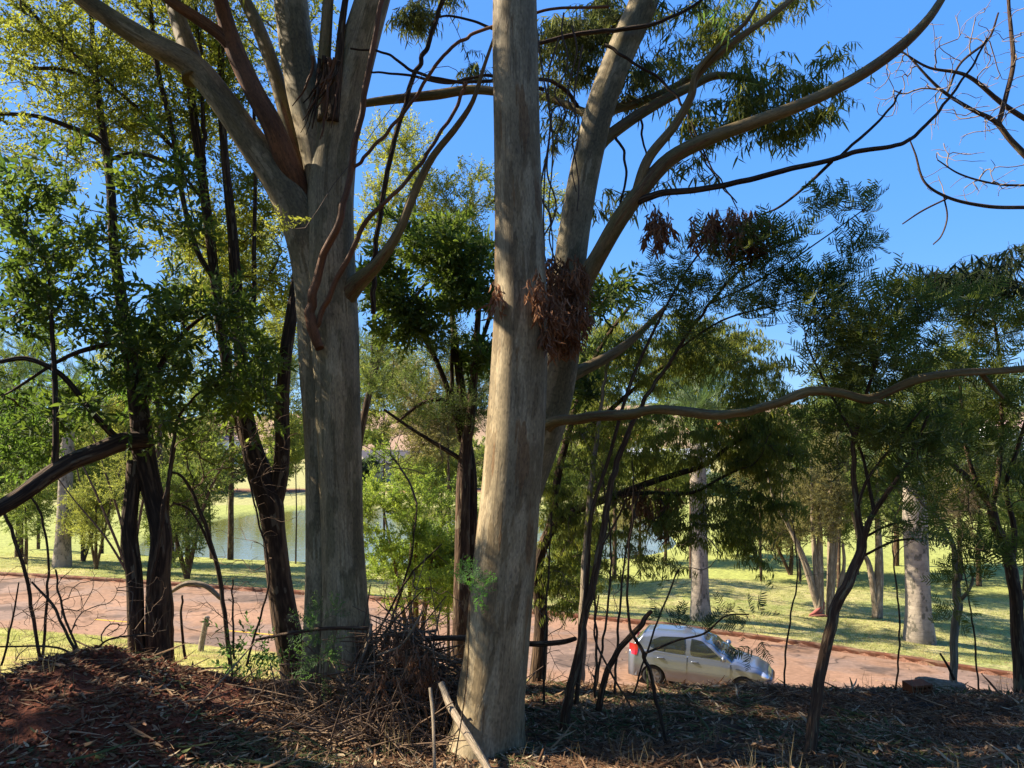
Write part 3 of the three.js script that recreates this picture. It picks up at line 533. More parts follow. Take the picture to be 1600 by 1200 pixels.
tree('gum_tree', 'leaning gum tree behind the thick straight trunk with long limbs reaching right', 'tree', setOn(772, 6.9), [
  { name: 'trunk', mat: barkGum, pts: [[770, 1110, 6.95, 64], [785, 950, 6.95, 60], [815, 780, 6.95, 58], [856, 660, 6.9, 56], [876, 560, 6.9, 58], [886, 450, 6.9, 54], [898, 360, 6.9, 50], [915, 265, 6.9, 48], [938, 170, 6.9, 46], [972, 80, 6.9, 46], [1008, 0, 6.9, 46], [1050, -120, 6.9, 40], [1100, -330, 6.9, 28]], from: 0.8, tileU: 1.1, tileV: 2.4 },
  { mat: barkLimb, pts: [[880, 520, 6.85, 40], [908, 450, 6.7, 32], [938, 395, 6.6, 28], [970, 340, 6.5, 28], [1000, 300, 6.45, 26], [1045, 250, 6.4, 24], [1100, 220, 6.35, 22], [1180, 190, 6.3, 20], [1260, 160, 6.25, 19], [1340, 120, 6.2, 18], [1408, 72, 6.15, 17], [1450, 30, 6.1, 14], [1480, -15, 6.1, 11], [1530, -90, 6.0, 8]], from: 0.95 },
  { mat: barkLimb, pts: [[992, 312, 6.46, 18], [1012, 250, 6.4, 16], [1055, 195, 6.35, 14], [1080, 150, 6.3, 13], [1088, 120, 6.3, 12], [1140, 70, 6.2, 11], [1200, 28, 6.2, 10], [1235, 0, 6.2, 9], [1290, -50, 6.2, 7]], from: 0.9 },
  { mat: barkLimb, pts: [[1082, 150, 6.3, 9], [1085, 118, 6.25, 8], [1120, 75, 6.2, 8], [1165, 35, 6.15, 7], [1190, -5, 6.1, 6]], from: 0.9 },
  { mat: barkLimb, pts: [[925, 240, 6.9, 26], [945, 218, 6.95, 20], [985, 188, 7.0, 18], [1030, 160, 7.05, 17], [1080, 135, 7.1, 14], [1115, 119, 7.1, 12], [1150, 120, 7.1, 10], [1185, 132, 7.1, 9], [1192, 150, 7.1, 8], [1180, 165, 7.1, 7], [1168, 178, 7.0, 5]], from: 0.9 },
  { mat: barkLimb, pts: [[938, 190, 6.95, 22], [958, 172, 7.1, 16], [1000, 160, 7.2, 14], [1050, 138, 7.3, 12], [1110, 100, 7.4, 9], [1160, 60, 7.5, 6]], from: 0.9 },
  { mat: barkLimb, pts: [[930, 185, 7.0, 20], [905, 172, 7.2, 12], [850, 152, 7.4, 11], [800, 147, 7.5, 12], [740, 140, 7.6, 15], [680, 148, 7.6, 16], [580, 160, 7.6, 13], [545, 168, 7.6, 8]], from: 0.95 },
  { mat: barkDark, pts: [[998, 315, 6.44, 13], [1030, 302, 6.4, 11], [1080, 298, 6.35, 10], [1150, 286, 6.3, 9], [1220, 268, 6.25, 9], [1290, 252, 6.2, 8], [1345, 236, 6.15, 8], [1398, 228, 6.1, 7], [1430, 212, 6.1, 6], [1470, 170, 6.05, 5], [1500, 130, 6.0, 4], [1545, 60, 6.0, 3]], bare: true, wob: 0.012 },
  { mat: barkDark, pts: [[1300, 252, 6.2, 6], [1260, 290, 6.3, 5], [1215, 325, 6.4, 4], [1190, 335, 6.5, 3]], bare: true },
  { mat: barkDark, pts: [[1310, 246, 6.2, 5], [1345, 215, 6.2, 5], [1385, 175, 6.2, 4], [1410, 140, 6.2, 3]], bare: true, wob: 0.01 },
  { mat: barkLimb, pts: [[846, 672, 6.9, 24], [870, 657, 6.6, 16], [900, 655, 6.4, 14], [925, 651, 6.3, 14], [985, 647, 6.1, 15], [1020, 640, 6.05, 13], [1050, 641, 6.0, 14], [1120, 649, 5.9, 15], [1150, 645, 5.88, 13], [1170, 643, 5.85, 14], [1215, 628, 5.8, 14], [1262, 610, 5.75, 15], [1310, 613, 5.7, 13], [1355, 624, 5.7, 15], [1385, 614, 5.7, 13], [1430, 594, 5.65, 14], [1490, 583, 5.6, 12], [1560, 580, 5.55, 10], [1640, 570, 5.5, 8], [1760, 540, 5.5, 6]], bare: true, wob: 0.012, rough: 0.28, nf: 7 },
  { mat: barkLimb, pts: [[1530, 580, 5.6, 8], [1552, 605, 5.6, 8], [1568, 622, 5.6, 5]], bare: true },
  { mat: barkLimb, pts: [[1355, 622, 5.7, 9], [1380, 628, 5.7, 7], [1392, 634, 5.7, 5]], bare: true },
  { mat: barkDark, pts: [[800, 82, 6.7, 6], [870, 60, 6.7, 7], [950, 48, 6.7, 8], [1010, 40, 6.7, 7], [1075, 14, 6.7, 5], [1110, -10, 6.7, 4]], bare: true, wob: 0.014 },
  { mat: barkDark, pts: [[945, 70, 6.65, 6], [985, 95, 6.6, 5], [1035, 128, 6.6, 5], [1070, 172, 6.6, 4], [1084, 220, 6.6, 3], [1110, 262, 6.6, 2.5], [1150, 318, 6.6, 2]], bare: true, wob: 0.014 },
  { mat: barkDark, pts: [[962, 215, 6.9, 5], [975, 240, 6.9, 4.5], [978, 285, 6.9, 4], [968, 320, 6.9, 3]], bare: true, wob: 0.012 },
  { mat: barkDark, pts: [[1000, 180, 7, 4], [1010, 240, 7, 3], [1020, 290, 6.9, 2]], bare: true, wob: 0.014 },
  { mat: barkDark, pts: [[1080, 190, 6.4, 3.5], [1100, 240, 6.4, 3], [1130, 290, 6.4, 2.5], [1152, 330, 6.4, 2]], bare: true, wob: 0.014 },
  { mat: barkDark, pts: [[905, 170, 7.2, 7], [870, 130, 7.0, 6], [790, 125, 6.8, 6], [720, 128, 6.7, 5.5], [650, 113, 6.7, 5], [600, 82, 6.7, 4], [548, 76, 6.7, 3]], bare: true, wob: 0.014 },
  { mat: barkDark, pts: [[850, 140, 7.0, 6], [760, 118, 6.9, 5], [700, 130, 6.9, 5], [640, 118, 6.9, 4], [575, 112, 6.9, 3]], bare: true, wob: 0.014 },
  { mat: barkDark, pts: [[770, 45, 7.3, 5], [735, 32, 7.3, 4], [690, 25, 7.3, 3.5], [672, 40, 7.3, 2]], bare: true, wob: 0.01 },
  { mat: barkLimb, pts: [[872, 600, 6.9, 26], [900, 583, 7.0, 20], [935, 566, 7.1, 17], [970, 545, 7.2, 14], [1005, 515, 7.3, 10], [1040, 480, 7.4, 7]], from: 0.7 },
], [
  { kind: 'gum', blobs: [[1010, 95, 56, 88, 7.4, 0.5, 27], [1085, 60, 67, 66, 7.2, 0.5, 30], [1130, 20, 67, 55, 7.2, 0.5, 24], [1245, 15, 50, 33, 6.9, 0.3, 11]], per: 3, gap: 0.28, scale: 0.85 },
  { kind: 'gum', blobs: [[1130, 180, 90, 55, 6.9, 0.5, 34], [1225, 170, 84, 61, 6.8, 0.5, 37], [1315, 115, 36, 40, 6.6, 0.3, 11], [1300, 190, 56, 33, 6.6, 0.4, 12], [1180, 130, 67, 44, 7.0, 0.4, 16], [1345, 195, 27, 20, 6.4, 0.2, 4]], per: 3, gap: 0.28, scale: 0.85, arch: -0.1 },
  { kind: 'gum', blobs: [[880, 80, 50, 88, 7.6, 0.5, 61], [900, 20, 67, 44, 7.6, 0.5, 34], [870, 190, 25, 55, 7.5, 0.3, 14], [990, 150, 50, 44, 7.2, 0.4, 18], [950, 60, 34, 44, 7.6, 0.4, 18]], per: 3, scale: 0.9, a: [0.09, 0.115, 0.03], b: [0.2, 0.2, 0.05] },
  { kind: 'gum', blobs: [[950, 310, 50, 44, 7.4, 0.4, 9], [945, 375, 56, 44, 7.4, 0.4, 12], [1090, 270, 45, 28, 6.8, 0.3, 4]], per: 3, a: [0.08, 0.1, 0.03], b: [0.18, 0.18, 0.045] },
  { kind: 'gum', blobs: [[1300, -420, 470, 253, 6.8, 2.4, 47]], per: 4, seg: 0.3 },
]);
// clusters of dead brown leaves
{
  const bunch = (label, place, blobs, n, seed, sc) => {
    const t = thing('dead_leaf_cluster', label, 'dead leaves', place), r = RNG(seed), pts = [];
    for (const b of blobs) pts.push(...blobPoints(b, r, 6, 0.2));
    const top = P(blobs[0][0], blobs[0][1] - blobs[0][3], blobs[0][4]);
    const g = grow([{ p: top, dir: V(0, -1, 0), r: 0.01 }], pts.slice(0, Math.ceil(pts.length * 0.35)), seed, { seg: 0.08, tip: 0.0015 });
    part('twigs', mergeGeometries(twigTubes(g)), deadTwig, t, 'stuff');
    foliage('dead', pts.map((p) => ({ p, dir: V(0, -1, 0) })), seed, t, sc, 'dead_leaves');
  };
  bunch('big hanging clump of dead brown leaves caught between the two right trunks', P(872, 400, 6.3), [[872, 478, 50, 62, 6.35, 0.26, 150], [882, 425, 42, 36, 6.45, 0.22, 60], [858, 482, 24, 44, 5.72, 0.07, 24], [838, 440, 12, 30, 5.6, 0.04, 9], [775, 452, 8, 22, 5.75, 0.05, 5]], 0, 801, 0.72);
  bunch('small hanging spray of dead brown leaves under the long dark limb', P(1030, 310, 6.4), [[1030, 345, 24, 28, 6.35, 0.15, 26]], 0, 802, 0.7);
  bunch('wide hanging spray of dead brown leaves against the sky, right of the leaning gum', P(1135, 325, 6.3), [[1140, 360, 55, 36, 6.4, 0.25, 62], [1100, 350, 30, 24, 6.4, 0.2, 18], [1180, 350, 22, 30, 6.4, 0.2, 18]], 0, 803, 0.7);
  bunch('dark dead leaves hanging from the arched branch over the car', P(1010, 760, 9.3), [[1015, 775, 55, 22, 9.3, 0.3, 40], [1035, 800, 24, 25, 9.3, 0.2, 20]], 0, 804, 0.85);
}

// ================================================================ DARK LEAFY TREES ON THE LEFT
tree('bushy_tree', 'dark leafy tree with twin trunks and a thick limb reaching left', 'tree', setOn(232, 7.3), [
  { name: 'trunk', pts: [[250, 1090, 7.25, 40], [246, 1000, 7.25, 34], [248, 900, 7.25, 34], [252, 840, 7.25, 32], [243, 790, 7.28, 30], [226, 720, 7.3, 34], [218, 650, 7.3, 30], [208, 580, 7.35, 24], [190, 470, 7.5, 18], [178, 380, 7.6, 15], [172, 280, 7.7, 13], [160, 200, 7.8, 11], [150, 120, 7.9, 9], [143, 30, 8, 7], [140, -80, 8, 5]], from: 0.45 },
  { name: 'trunk', pts: [[219, 1085, 7.2, 32], [213, 1000, 7.2, 25], [210, 900, 7.2, 24], [202, 825, 7.2, 24], [206, 775, 7.22, 22], [212, 720, 7.27, 24]], bare: true, rough: 0.14 },
  { pts: [[225, 690, 7.28, 30], [192, 690, 7.1, 30], [150, 706, 6.9, 28], [110, 722, 6.75, 27], [72, 745, 6.6, 26], [30, 776, 6.45, 26], [-20, 805, 6.3, 26], [-90, 850, 6.2, 26]], rough: 0.12, bare: true },
  { pts: [[85, 738, 6.65, 11], [87, 690, 6.65, 9], [86, 600, 6.7, 8], [80, 500, 6.75, 6], [76, 430, 6.8, 4]], from: 0.3 },
  { pts: [[186, 690, 7.1, 12], [140, 640, 6.9, 9], [110, 600, 6.8, 9], [88, 580, 6.75, 8], [40, 560, 6.7, 8], [0, 565, 6.6, 7], [-40, 570, 6.6, 5]], from: 0.2 },
  { pts: [[215, 640, 7.3, 12], [240, 590, 7.2, 10], [270, 540, 7.1, 8], [310, 500, 7.0, 6], [350, 480, 7.0, 4]], from: 0.2 },
  { pts: [[205, 570, 7.36, 12], [185, 540, 7.2, 9], [140, 545, 7.0, 8], [100, 560, 6.9, 6], [20, 610, 6.8, 4]], from: 0.2 },
  { pts: [[172, 235, 7.75, 9], [150, 215, 7.7, 8], [100, 195, 7.6, 8], [60, 182, 7.5, 7], [0, 178, 7.4, 6], [-60, 182, 7.4, 4]], from: 0.2 },
  { pts: [[155, 140, 7.9, 7], [125, 118, 7.8, 7], [95, 108, 7.8, 6], [45, 107, 7.7, 6]], bare: true },
  { pts: [[150, 120, 7.9, 7], [115, 85, 7.9, 6], [60, 30, 7.8, 6], [10, -20, 7.8, 5]], from: 0.5 },
  { pts: [[168, 250, 7.72, 7], [210, 240, 7.8, 7], [270, 260, 7.8, 6], [330, 330, 7.9, 4]], from: 0.3 },
], [
  { kind: 'broad', blobs: [[215, 250, 110, 60, 7.3, 0.7, 30], [110, 310, 110, 70, 7.2, 0.8, 34], [270, 330, 90, 60, 7.2, 0.7, 27], [40, 400, 70, 80, 7.0, 0.6, 25]], per: 2, gap: 0.44, gapF: 2.6, scale: 0.9 },
  { kind: 'broad', blobs: [[160, 450, 150, 90, 7.2, 0.9, 110], [310, 490, 80, 80, 7.1, 0.7, 60], [370, 580, 60, 55, 7.1, 0.6, 44], [60, 520, 80, 70, 7.0, 0.7, 25], [200, 570, 120, 70, 7.1, 0.8, 64], [260, 660, 70, 50, 7.1, 0.6, 16], [110, 620, 100, 70, 6.9, 0.6, 21], [420, 650, 30, 30, 7.1, 0.3, 4]], per: 2, gap: 0.44, gapF: 2.4, scale: 0.9 },
  { kind: 'shrub', blobs: [[60, 640, 90, 90, 7.8, 0.8, 44], [20, 720, 60, 60, 7.6, 0.7, 22], [150, 620, 110, 70, 8.0, 0.7, 33], [20, 560, 50, 80, 7.6, 0.6, 19], [30, 460, 50, 60, 7.4, 0.5, 15]], per: 3, a: [0.07, 0.13, 0.018], b: [0.17, 0.25, 0.03] },
  { kind: 'broad', blobs: [[20, 310, 60, 60, 6.6, 0.4, 16]], per: 2, a: [0.07, 0.13, 0.02], b: [0.16, 0.22, 0.03] },
  { kind: 'small', blobs: [[100, 150, 150, 100, 8.0, 0.9, 126], [60, 50, 120, 70, 7.9, 0.9, 91], [250, 50, 100, 70, 8.4, 0.9, 68], [60, 250, 100, 60, 8.0, 0.8, 57], [190, 190, 90, 60, 8.0, 0.8, 53], [140, -120, 260, 130, 8.0, 1.4, 126]], per: 3, gap: 0.26, gapF: 2.2, scale: 0.85 },
]);
tree('forked_tree', 'dark rough-barked tree forking low beside the left gum trunk', 'tree', setOn(467, 8.2), [
  { name: 'trunk', pts: [[472, 1100, 8.15, 56], [462, 1040, 8.2, 46], [448, 980, 8.2, 42], [436, 900, 8.2, 38], [428, 830, 8.2, 36], [420, 775, 8.2, 42], [405, 735, 8.2, 36], [392, 690, 8.2, 30], [383, 640, 8.2, 25], [377, 560, 8.2, 20], [370, 460, 8.25, 18], [363, 360, 8.3, 15], [352, 250, 8.4, 13], [345, 140, 8.5, 11], [348, 20, 8.5, 9], [350, -90, 8.5, 6]], from: 0.5, rough: 0.12 },
  { name: 'trunk', pts: [[421, 800, 8.2, 34], [434, 760, 8.2, 26], [441, 710, 8.2, 22], [441, 640, 8.2, 21], [446, 560, 8.2, 20], [456, 490, 8.25, 18], [464, 430, 8.4, 16], [470, 330, 8.5, 12], [480, 200, 8.6, 9]], from: 0.6, rough: 0.12 },
  { name: 'trunk', pts: [[412, 790, 8.25, 22], [398, 730, 8.3, 18], [380, 680, 8.3, 17], [368, 640, 8.3, 17], [352, 560, 8.3, 16], [340, 470, 8.3, 16], [327, 360, 8.35, 16], [312, 250, 8.4, 15], [298, 140, 8.5, 12], [290, 0, 8.6, 9], [280, -120, 8.6, 6]], from: 0.5, rough: 0.10 },
  { pts: [[338, 440, 8.3, 10], [312, 400, 8.2, 9], [290, 330, 8.2, 8], [270, 210, 8.2, 8], [245, 100, 8.2, 8], [235, 0, 8.2, 6], [230, -90, 8.2, 4]], from: 0.4 },
  { pts: [[330, 380, 8.35, 8], [318, 300, 8.4, 8], [318, 190, 8.4, 7], [312, 80, 8.4, 6], [305, -20, 8.4, 5]], from: 0.4, wob: 0.02 },
  { pts: [[376, 560, 8.2, 8], [395, 480, 8.3, 8], [397, 380, 8.4, 7], [399, 260, 8.5, 6], [395, 120, 8.6, 5]], from: 0.5 },
  { pts: [[318, 270, 8.4, 7], [270, 230, 8.3, 7], [215, 170, 8.2, 6], [170, 130, 8.1, 5], [100, 60, 8.0, 4]], from: 0.5 },
], [
  { kind: 'small', blobs: [[300, 60, 90, 70, 8.9, 0.9, 136], [240, 170, 90, 90, 8.8, 0.9, 136], [340, 180, 60, 90, 8.9, 0.8, 99], [400, 110, 60, 100, 9.0, 0.8, 99], [180, 70, 70, 60, 8.8, 0.8, 74], [330, -120, 260, 120, 8.8, 1.4, 161], [500, 60, 40, 60, 9.2, 0.6, 29]], per: 3, gap: 0.26, gapF: 2.2, scale: 0.85 },
  { kind: 'small', blobs: [[350, 330, 70, 80, 8.8, 0.7, 99], [290, 380, 70, 60, 8.6, 0.6, 62], [420, 320, 40, 80, 9.0, 0.6, 62], [400, 430, 50, 70, 8.8, 0.6, 62], [440, 480, 30, 70, 9.2, 0.5, 33], [60, 90, 80, 80, 8.6, 0.6, 50], [340, 470, 50, 60, 8.8, 0.5, 33]], per: 3, gap: 0.26, gapF: 2.2, scale: 0.85 },
  { kind: 'broad', blobs: [[395, 560, 30, 50, 7.9, 0.3, 13], [370, 630, 36, 30, 7.8, 0.3, 11]], per: 3 },
]);
tree('bushy_tree', 'dark leafy tree with a twin trunk standing between the two main gum trunks', 'tree', setOn(722, 9.6), [
  { name: 'trunk', mat: barkMid, pts: [[716, 1110, 9.55, 32], [719, 990, 9.55, 25], [722, 860, 9.55, 24], [724, 760, 9.55, 22], [728, 700, 9.55, 18], [737, 640, 9.5, 15], [742, 560, 9.5, 12], [748, 480, 9.5, 9], [750, 420, 9.5, 6]], from: 0.55 },
  { name: 'trunk', pts: [[736, 1110, 9.7, 22], [737, 960, 9.7, 18], [736, 840, 9.7, 20], [735, 740, 9.7, 20], [727, 680, 9.7, 18], [722, 620, 9.7, 15], [712, 540, 9.75, 11], [702, 450, 9.8, 7]], from: 0.55 },
  { pts: [[722, 690, 9.65, 11], [700, 610, 9.6, 9], [675, 550, 9.55, 8], [650, 510, 9.5, 6], [620, 470, 9.5, 4]], from: 0.3 },
  { pts: [[724, 720, 9.6, 8], [700, 705, 9.5, 7], [675, 690, 9.4, 6], [640, 668, 9.3, 5], [600, 640, 9.3, 4]], from: 0.2 },
  { pts: [[716, 640, 9.7, 9], [690, 625, 9.6, 7], [660, 630, 9.6, 6], [620, 660, 9.5, 4]], from: 0.2 },
  { pts: [[730, 640, 9.6, 9], [745, 560, 9.6, 8], [770, 480, 9.6, 6]], from: 0.3 },
  { pts: [[708, 660, 9.7, 7], [706, 560, 9.7, 6], [709, 500, 9.7, 5]], from: 0.4 },
], [
  { kind: 'broad', blobs: [[690, 410, 85, 50, 9.3, 0.7, 58], [620, 440, 55, 50, 9.2, 0.6, 36], [740, 440, 50, 70, 9.3, 0.6, 43], [690, 490, 80, 50, 9.3, 0.6, 48], [620, 500, 45, 40, 9.2, 0.5, 17], [735, 540, 40, 50, 9.4, 0.5, 24], [655, 350, 60, 30, 9.5, 0.5, 10], [720, 370, 50, 30, 9.5, 0.5, 16]], per: 4, gap: 0.34, gapF: 1.8 },
  { kind: 'pinnate', blobs: [[630, 590, 60, 50, 9.6, 0.6, 24], [650, 650, 60, 30, 9.5, 0.5, 13], [690, 560, 50, 50, 9.8, 0.5, 19], [745, 640, 30, 60, 9.6, 0.4, 12]], per: 3, gap: 0.34 },
]);
tree('small_leaved_tree', 'airy small-leaved tree showing against the sky between the gum trunks', 'tree', setOn(540, 13), [
  { name: 'trunk', pts: [[540, 1100, 13, 18], [545, 900, 13, 14], [560, 700, 13, 12], [596, 540, 13, 9], [640, 400, 13, 7], [650, 250, 13, 4]], from: 0.5 },
  { pts: [[600, 530, 13, 6], [680, 420, 13, 5], [730, 330, 13, 3]], from: 0.2 }, { pts: [[580, 600, 13, 6], [586, 450, 13, 5], [590, 330, 13, 3]], from: 0.2 },
], [
  { kind: 'small', blobs: [[620, 230, 55, 45, 12.8, 0.8, 74], [640, 310, 80, 50, 12.8, 0.9, 134], [730, 310, 60, 50, 12.8, 0.8, 74], [590, 380, 50, 50, 12.8, 0.8, 58], [720, 380, 60, 40, 12.8, 0.8, 64], [850, 330, 40, 60, 13, 0.8, 42]], per: 4, gap: 0.26, gapF: 1.6, scale: 0.85 },
]);

// ================================================================ TREES AND SAPLINGS ON THE RIGHT
tree('willow_leaved_tree', 'narrow-leaved dark tree arching right over the car from behind the thick gum', 'tree', setOn(842, 9.8), [
  { name: 'trunk', pts: [[836, 1110, 9.8, 26], [846, 960, 9.8, 20], [838, 900, 9.8, 19], [846, 860, 9.8, 18], [862, 825, 9.7, 17], [885, 805, 9.6, 14], [925, 788, 9.5, 12], [960, 775, 9.4, 11], [1010, 756, 9.3, 10], [1060, 740, 9.2, 9], [1100, 727, 9.1, 7], [1150, 690, 9.0, 5], [1200, 670, 9, 4]], from: 0.25, rough: 0.14 },
  { name: 'trunk', pts: [[858, 830, 9.7, 14], [866, 790, 9.75, 13], [872, 740, 9.8, 12], [885, 690, 9.8, 10], [905, 620, 9.8, 8], [940, 540, 9.7, 7], [990, 470, 9.6, 5]], from: 0.2 },
  { pts: [[880, 690, 9.8, 9], [920, 668, 9.6, 8], [1000, 600, 9.4, 6], [1080, 540, 9.3, 4]], from: 0.2 },
  { pts: [[960, 775, 9.4, 8], [1010, 770, 9.2, 6], [1080, 770, 9.1, 5], [1130, 745, 9.0, 4], [1180, 720, 9, 3]], from: 0.2 },
], [
  { kind: 'willow', blobs: [[1000, 550, 100, 70, 9.4, 0.9, 134], [1110, 550, 90, 60, 9.2, 0.8, 124], [1200, 630, 60, 70, 9.0, 0.7, 116], [1215, 730, 50, 80, 8.9, 0.6, 107], [1110, 690, 90, 50, 9.2, 0.7, 99], [1010, 690, 80, 50, 9.4, 0.7, 80]], per: 3, gap: 0.27, gapF: 2.4, scale: 0.9 },
  { kind: 'willow', blobs: [[1110, 800, 90, 60, 9.1, 0.6, 80], [1010, 850, 80, 70, 9.3, 0.6, 57], [920, 730, 60, 70, 9.7, 0.6, 72], [900, 860, 50, 70, 9.7, 0.5, 72], [870, 930, 40, 50, 9.8, 0.4, 40], [1170, 850, 40, 60, 8.9, 0.4, 27], [930, 640, 60, 70, 9.8, 0.6, 62], [880, 780, 40, 60, 9.8, 0.4, 35]], per: 3, gap: 0.27, gapF: 2.4, scale: 0.9, a: [0.10, 0.14, 0.02], b: [0.28, 0.28, 0.04] },
  { kind: 'broad', blobs: [[950, 470, 70, 50, 8.8, 0.5, 35], [910, 590, 30, 40, 9.2, 0.4, 12]], per: 3, gap: 0.36, a: [0.03, 0.06, 0.018] },
]);
const thin = (label, pts, o = {}) => tree(o.name ?? 'sapling', label, o.cat ?? 'sapling', setOn(pts[0][0], pts[0][2]), [{ name: 'stem', pts, from: o.from ?? 0.4, bare: !o.crowns, wob: 0.012, mat: o.mat }, ...(o.more ?? [])], o.crowns ?? [], { bark: o.mat ?? barkMid, twigMat: o.twigMat, group: o.group });
thin('tall thin sapling with two stems leaning right beside the thick gum, feathery crown above', [[878, 1160, 6.3, 15.6], [892, 1080, 6.3, 13.3], [915, 960, 6.35, 12.5], [938, 850, 6.4, 10.9], [955, 760, 6.45, 9.4], [975, 690, 6.5, 8.6], [1010, 620, 6.5, 6.2], [1050, 560, 6.5, 5.5], [1105, 480, 6.5, 4.7], [1170, 410, 6.4, 3.9], [1250, 370, 6.4, 3.1]], {
  more: [{ name: 'stem', pts: [[900, 1100, 6.35, 7.8], [908, 1020, 6.4, 7.0], [918, 900, 6.4, 6.2], [925, 800, 6.4, 6.2], [950, 720, 6.4, 5.5], [985, 600, 6.4, 5.5], [1030, 500, 6.4, 3.9], [1075, 420, 6.4, 3.1], [1130, 350, 6.4, 2.3]], from: 0.5, mat: barkMid },
    { name: 'branch', pts: [[1110, 475, 6.5, 3.1], [1200, 430, 6.3, 3.1], [1290, 370, 6.2, 2.3], [1360, 320, 6.1, 2.0]], from: 0.3 }, { name: 'branch', pts: [[1060, 545, 6.5, 3.1], [1130, 500, 6.4, 3.1], [1240, 470, 6.3, 2.3], [1330, 440, 6.2, 2.0]], from: 0.3 },
    { name: 'branch', pts: [[930, 870, 6.4, 3.9], [970, 800, 6.3, 3.1], [985, 760, 6.2, 2.3]], from: 0.5 }],
  crowns: [{ kind: 'feather', blobs: [[1120, 400, 70, 30, 6.4, 0.4, 14], [1210, 400, 70, 45, 6.3, 0.4, 26], [1290, 340, 40, 30, 6.2, 0.3, 10], [1340, 330, 30, 20, 6.1, 0.2, 6], [1150, 470, 90, 40, 6.4, 0.5, 33], [1270, 450, 70, 45, 6.3, 0.4, 26], [1050, 440, 50, 50, 6.5, 0.4, 18], [1320, 400, 40, 30, 6.2, 0.3, 8], [1060, 520, 60, 40, 6.6, 0.4, 16]], per: 1, seg: 0.12, tip: 0.0022, scale: 0.62, back: 2, gap: 0.44, gapF: 4 }] });
thin('feathery-leaved sapling leaning right on the bank, right of the car', [[1264, 1190, 5.75, 20], [1272, 1130, 5.8, 18], [1284, 1050, 5.85, 17], [1300, 970, 5.9, 17], [1322, 915, 5.9, 16], [1346, 850, 5.95, 15], [1342, 815, 5.95, 10], [1336, 760, 6, 9], [1334, 700, 6, 7], [1345, 640, 6, 6], [1370, 560, 6, 5], [1380, 490, 6, 4]], {
  mat: barkMid, name: 'mimosa_sapling', from: 0.6,
  more: [{ name: 'branch', pts: [[1346, 855, 5.95, 11], [1358, 815, 5.9, 9], [1366, 800, 5.9, 8], [1390, 765, 5.8, 7], [1420, 720, 5.8, 5], [1450, 650, 5.7, 4]], from: 0.3 }, { name: 'branch', pts: [[1366, 800, 5.9, 7], [1356, 750, 6, 6], [1345, 705, 6.05, 5], [1300, 620, 6.1, 4], [1260, 540, 6.1, 3]], from: 0.3 },
    { name: 'branch', pts: [[1340, 790, 5.95, 6], [1355, 750, 5.9, 5], [1400, 690, 5.8, 4], [1440, 640, 5.7, 3]], from: 0.3 }, { name: 'branch', pts: [[1350, 868, 5.95, 4], [1400, 845, 5.7, 3.5], [1440, 842, 5.6, 2.5]], bare: true }, { name: 'branch', pts: [[1354, 838, 5.95, 4], [1390, 820, 5.9, 3], [1430, 812, 5.9, 2]], from: 0.4 }],
  crowns: [{ kind: 'feather', blobs: [[1350, 500, 110, 50, 6, 0.55, 50], [1460, 480, 70, 50, 6, 0.5, 30], [1300, 560, 70, 50, 6.1, 0.5, 30], [1400, 580, 110, 50, 6, 0.55, 50], [1320, 660, 80, 50, 6.1, 0.5, 33], [1430, 680, 90, 50, 5.9, 0.5, 40], [1370, 740, 90, 40, 6, 0.5, 24], [1400, 830, 50, 20, 5.7, 0.3, 7], [1370, 900, 40, 25, 5.7, 0.2, 5], [1240, 490, 50, 40, 6.2, 0.4, 12]], per: 1, seg: 0.12, tip: 0.0022, scale: 0.66, back: 2, gap: 0.44, gapF: 4 }] });
thin('forked feathery tree at the right edge, on the crest of the bank', [[1599, 1110, 8.05, 22], [1594, 1030, 8.1, 19], [1586, 920, 8.1, 18], [1578, 880, 8.1, 18], [1560, 830, 8.1, 15], [1547, 790, 8.1, 13], [1528, 765, 8.1, 10], [1480, 720, 8.1, 8], [1430, 690, 8.1, 5], [1390, 660, 8.1, 4]], {
  name: 'mimosa_tree', cat: 'tree', mat: barkMid, from: 0.6,
  more: [{ name: 'branch', pts: [[1548, 795, 8.1, 9], [1556, 770, 8.1, 8], [1562, 720, 8.1, 8], [1565, 640, 8.1, 6], [1560, 540, 8.1, 5], [1540, 450, 8.1, 4]], from: 0.3 }, { name: 'branch', pts: [[1580, 890, 8.1, 9], [1585, 830, 8.1, 8], [1572, 760, 8.1, 7], [1590, 700, 8.1, 6], [1620, 600, 8, 5]], from: 0.3 }, { name: 'branch', pts: [[1530, 768, 8.1, 7], [1510, 700, 8.1, 6], [1500, 600, 8.1, 4]], from: 0.3 }],
  crowns: [{ kind: 'feather', blobs: [[1540, 520, 80, 50, 8.1, 0.6, 40], [1490, 590, 80, 50, 8.1, 0.6, 40], [1570, 620, 70, 60, 8.1, 0.6, 36], [1450, 660, 80, 50, 8.1, 0.6, 30], [1540, 700, 80, 40, 8.1, 0.6, 30], [1500, 790, 60, 30, 8, 0.5, 14], [1520, 860, 40, 20, 8, 0.4, 12], [1590, 480, 40, 50, 8.1, 0.5, 16], [1590, 760, 40, 60, 8, 0.4, 14]], per: 1, seg: 0.13, tip: 0.0024, scale: 0.8, back: 2, gap: 0.44, gapF: 4 },
    { kind: 'gum', blobs: [[1490, 420, 70, 22, 7.6, 0.4, 14], [1580, 400, 40, 25, 7.6, 0.3, 9], [1470, 455, 40, 20, 7.7, 0.3, 7], [1545, 440, 60, 20, 7.7, 0.4, 9]], per: 3, a: [0.03, 0.05, 0.018], b: [0.07, 0.085, 0.025], scale: 1.25, arch: 0.15 }] });
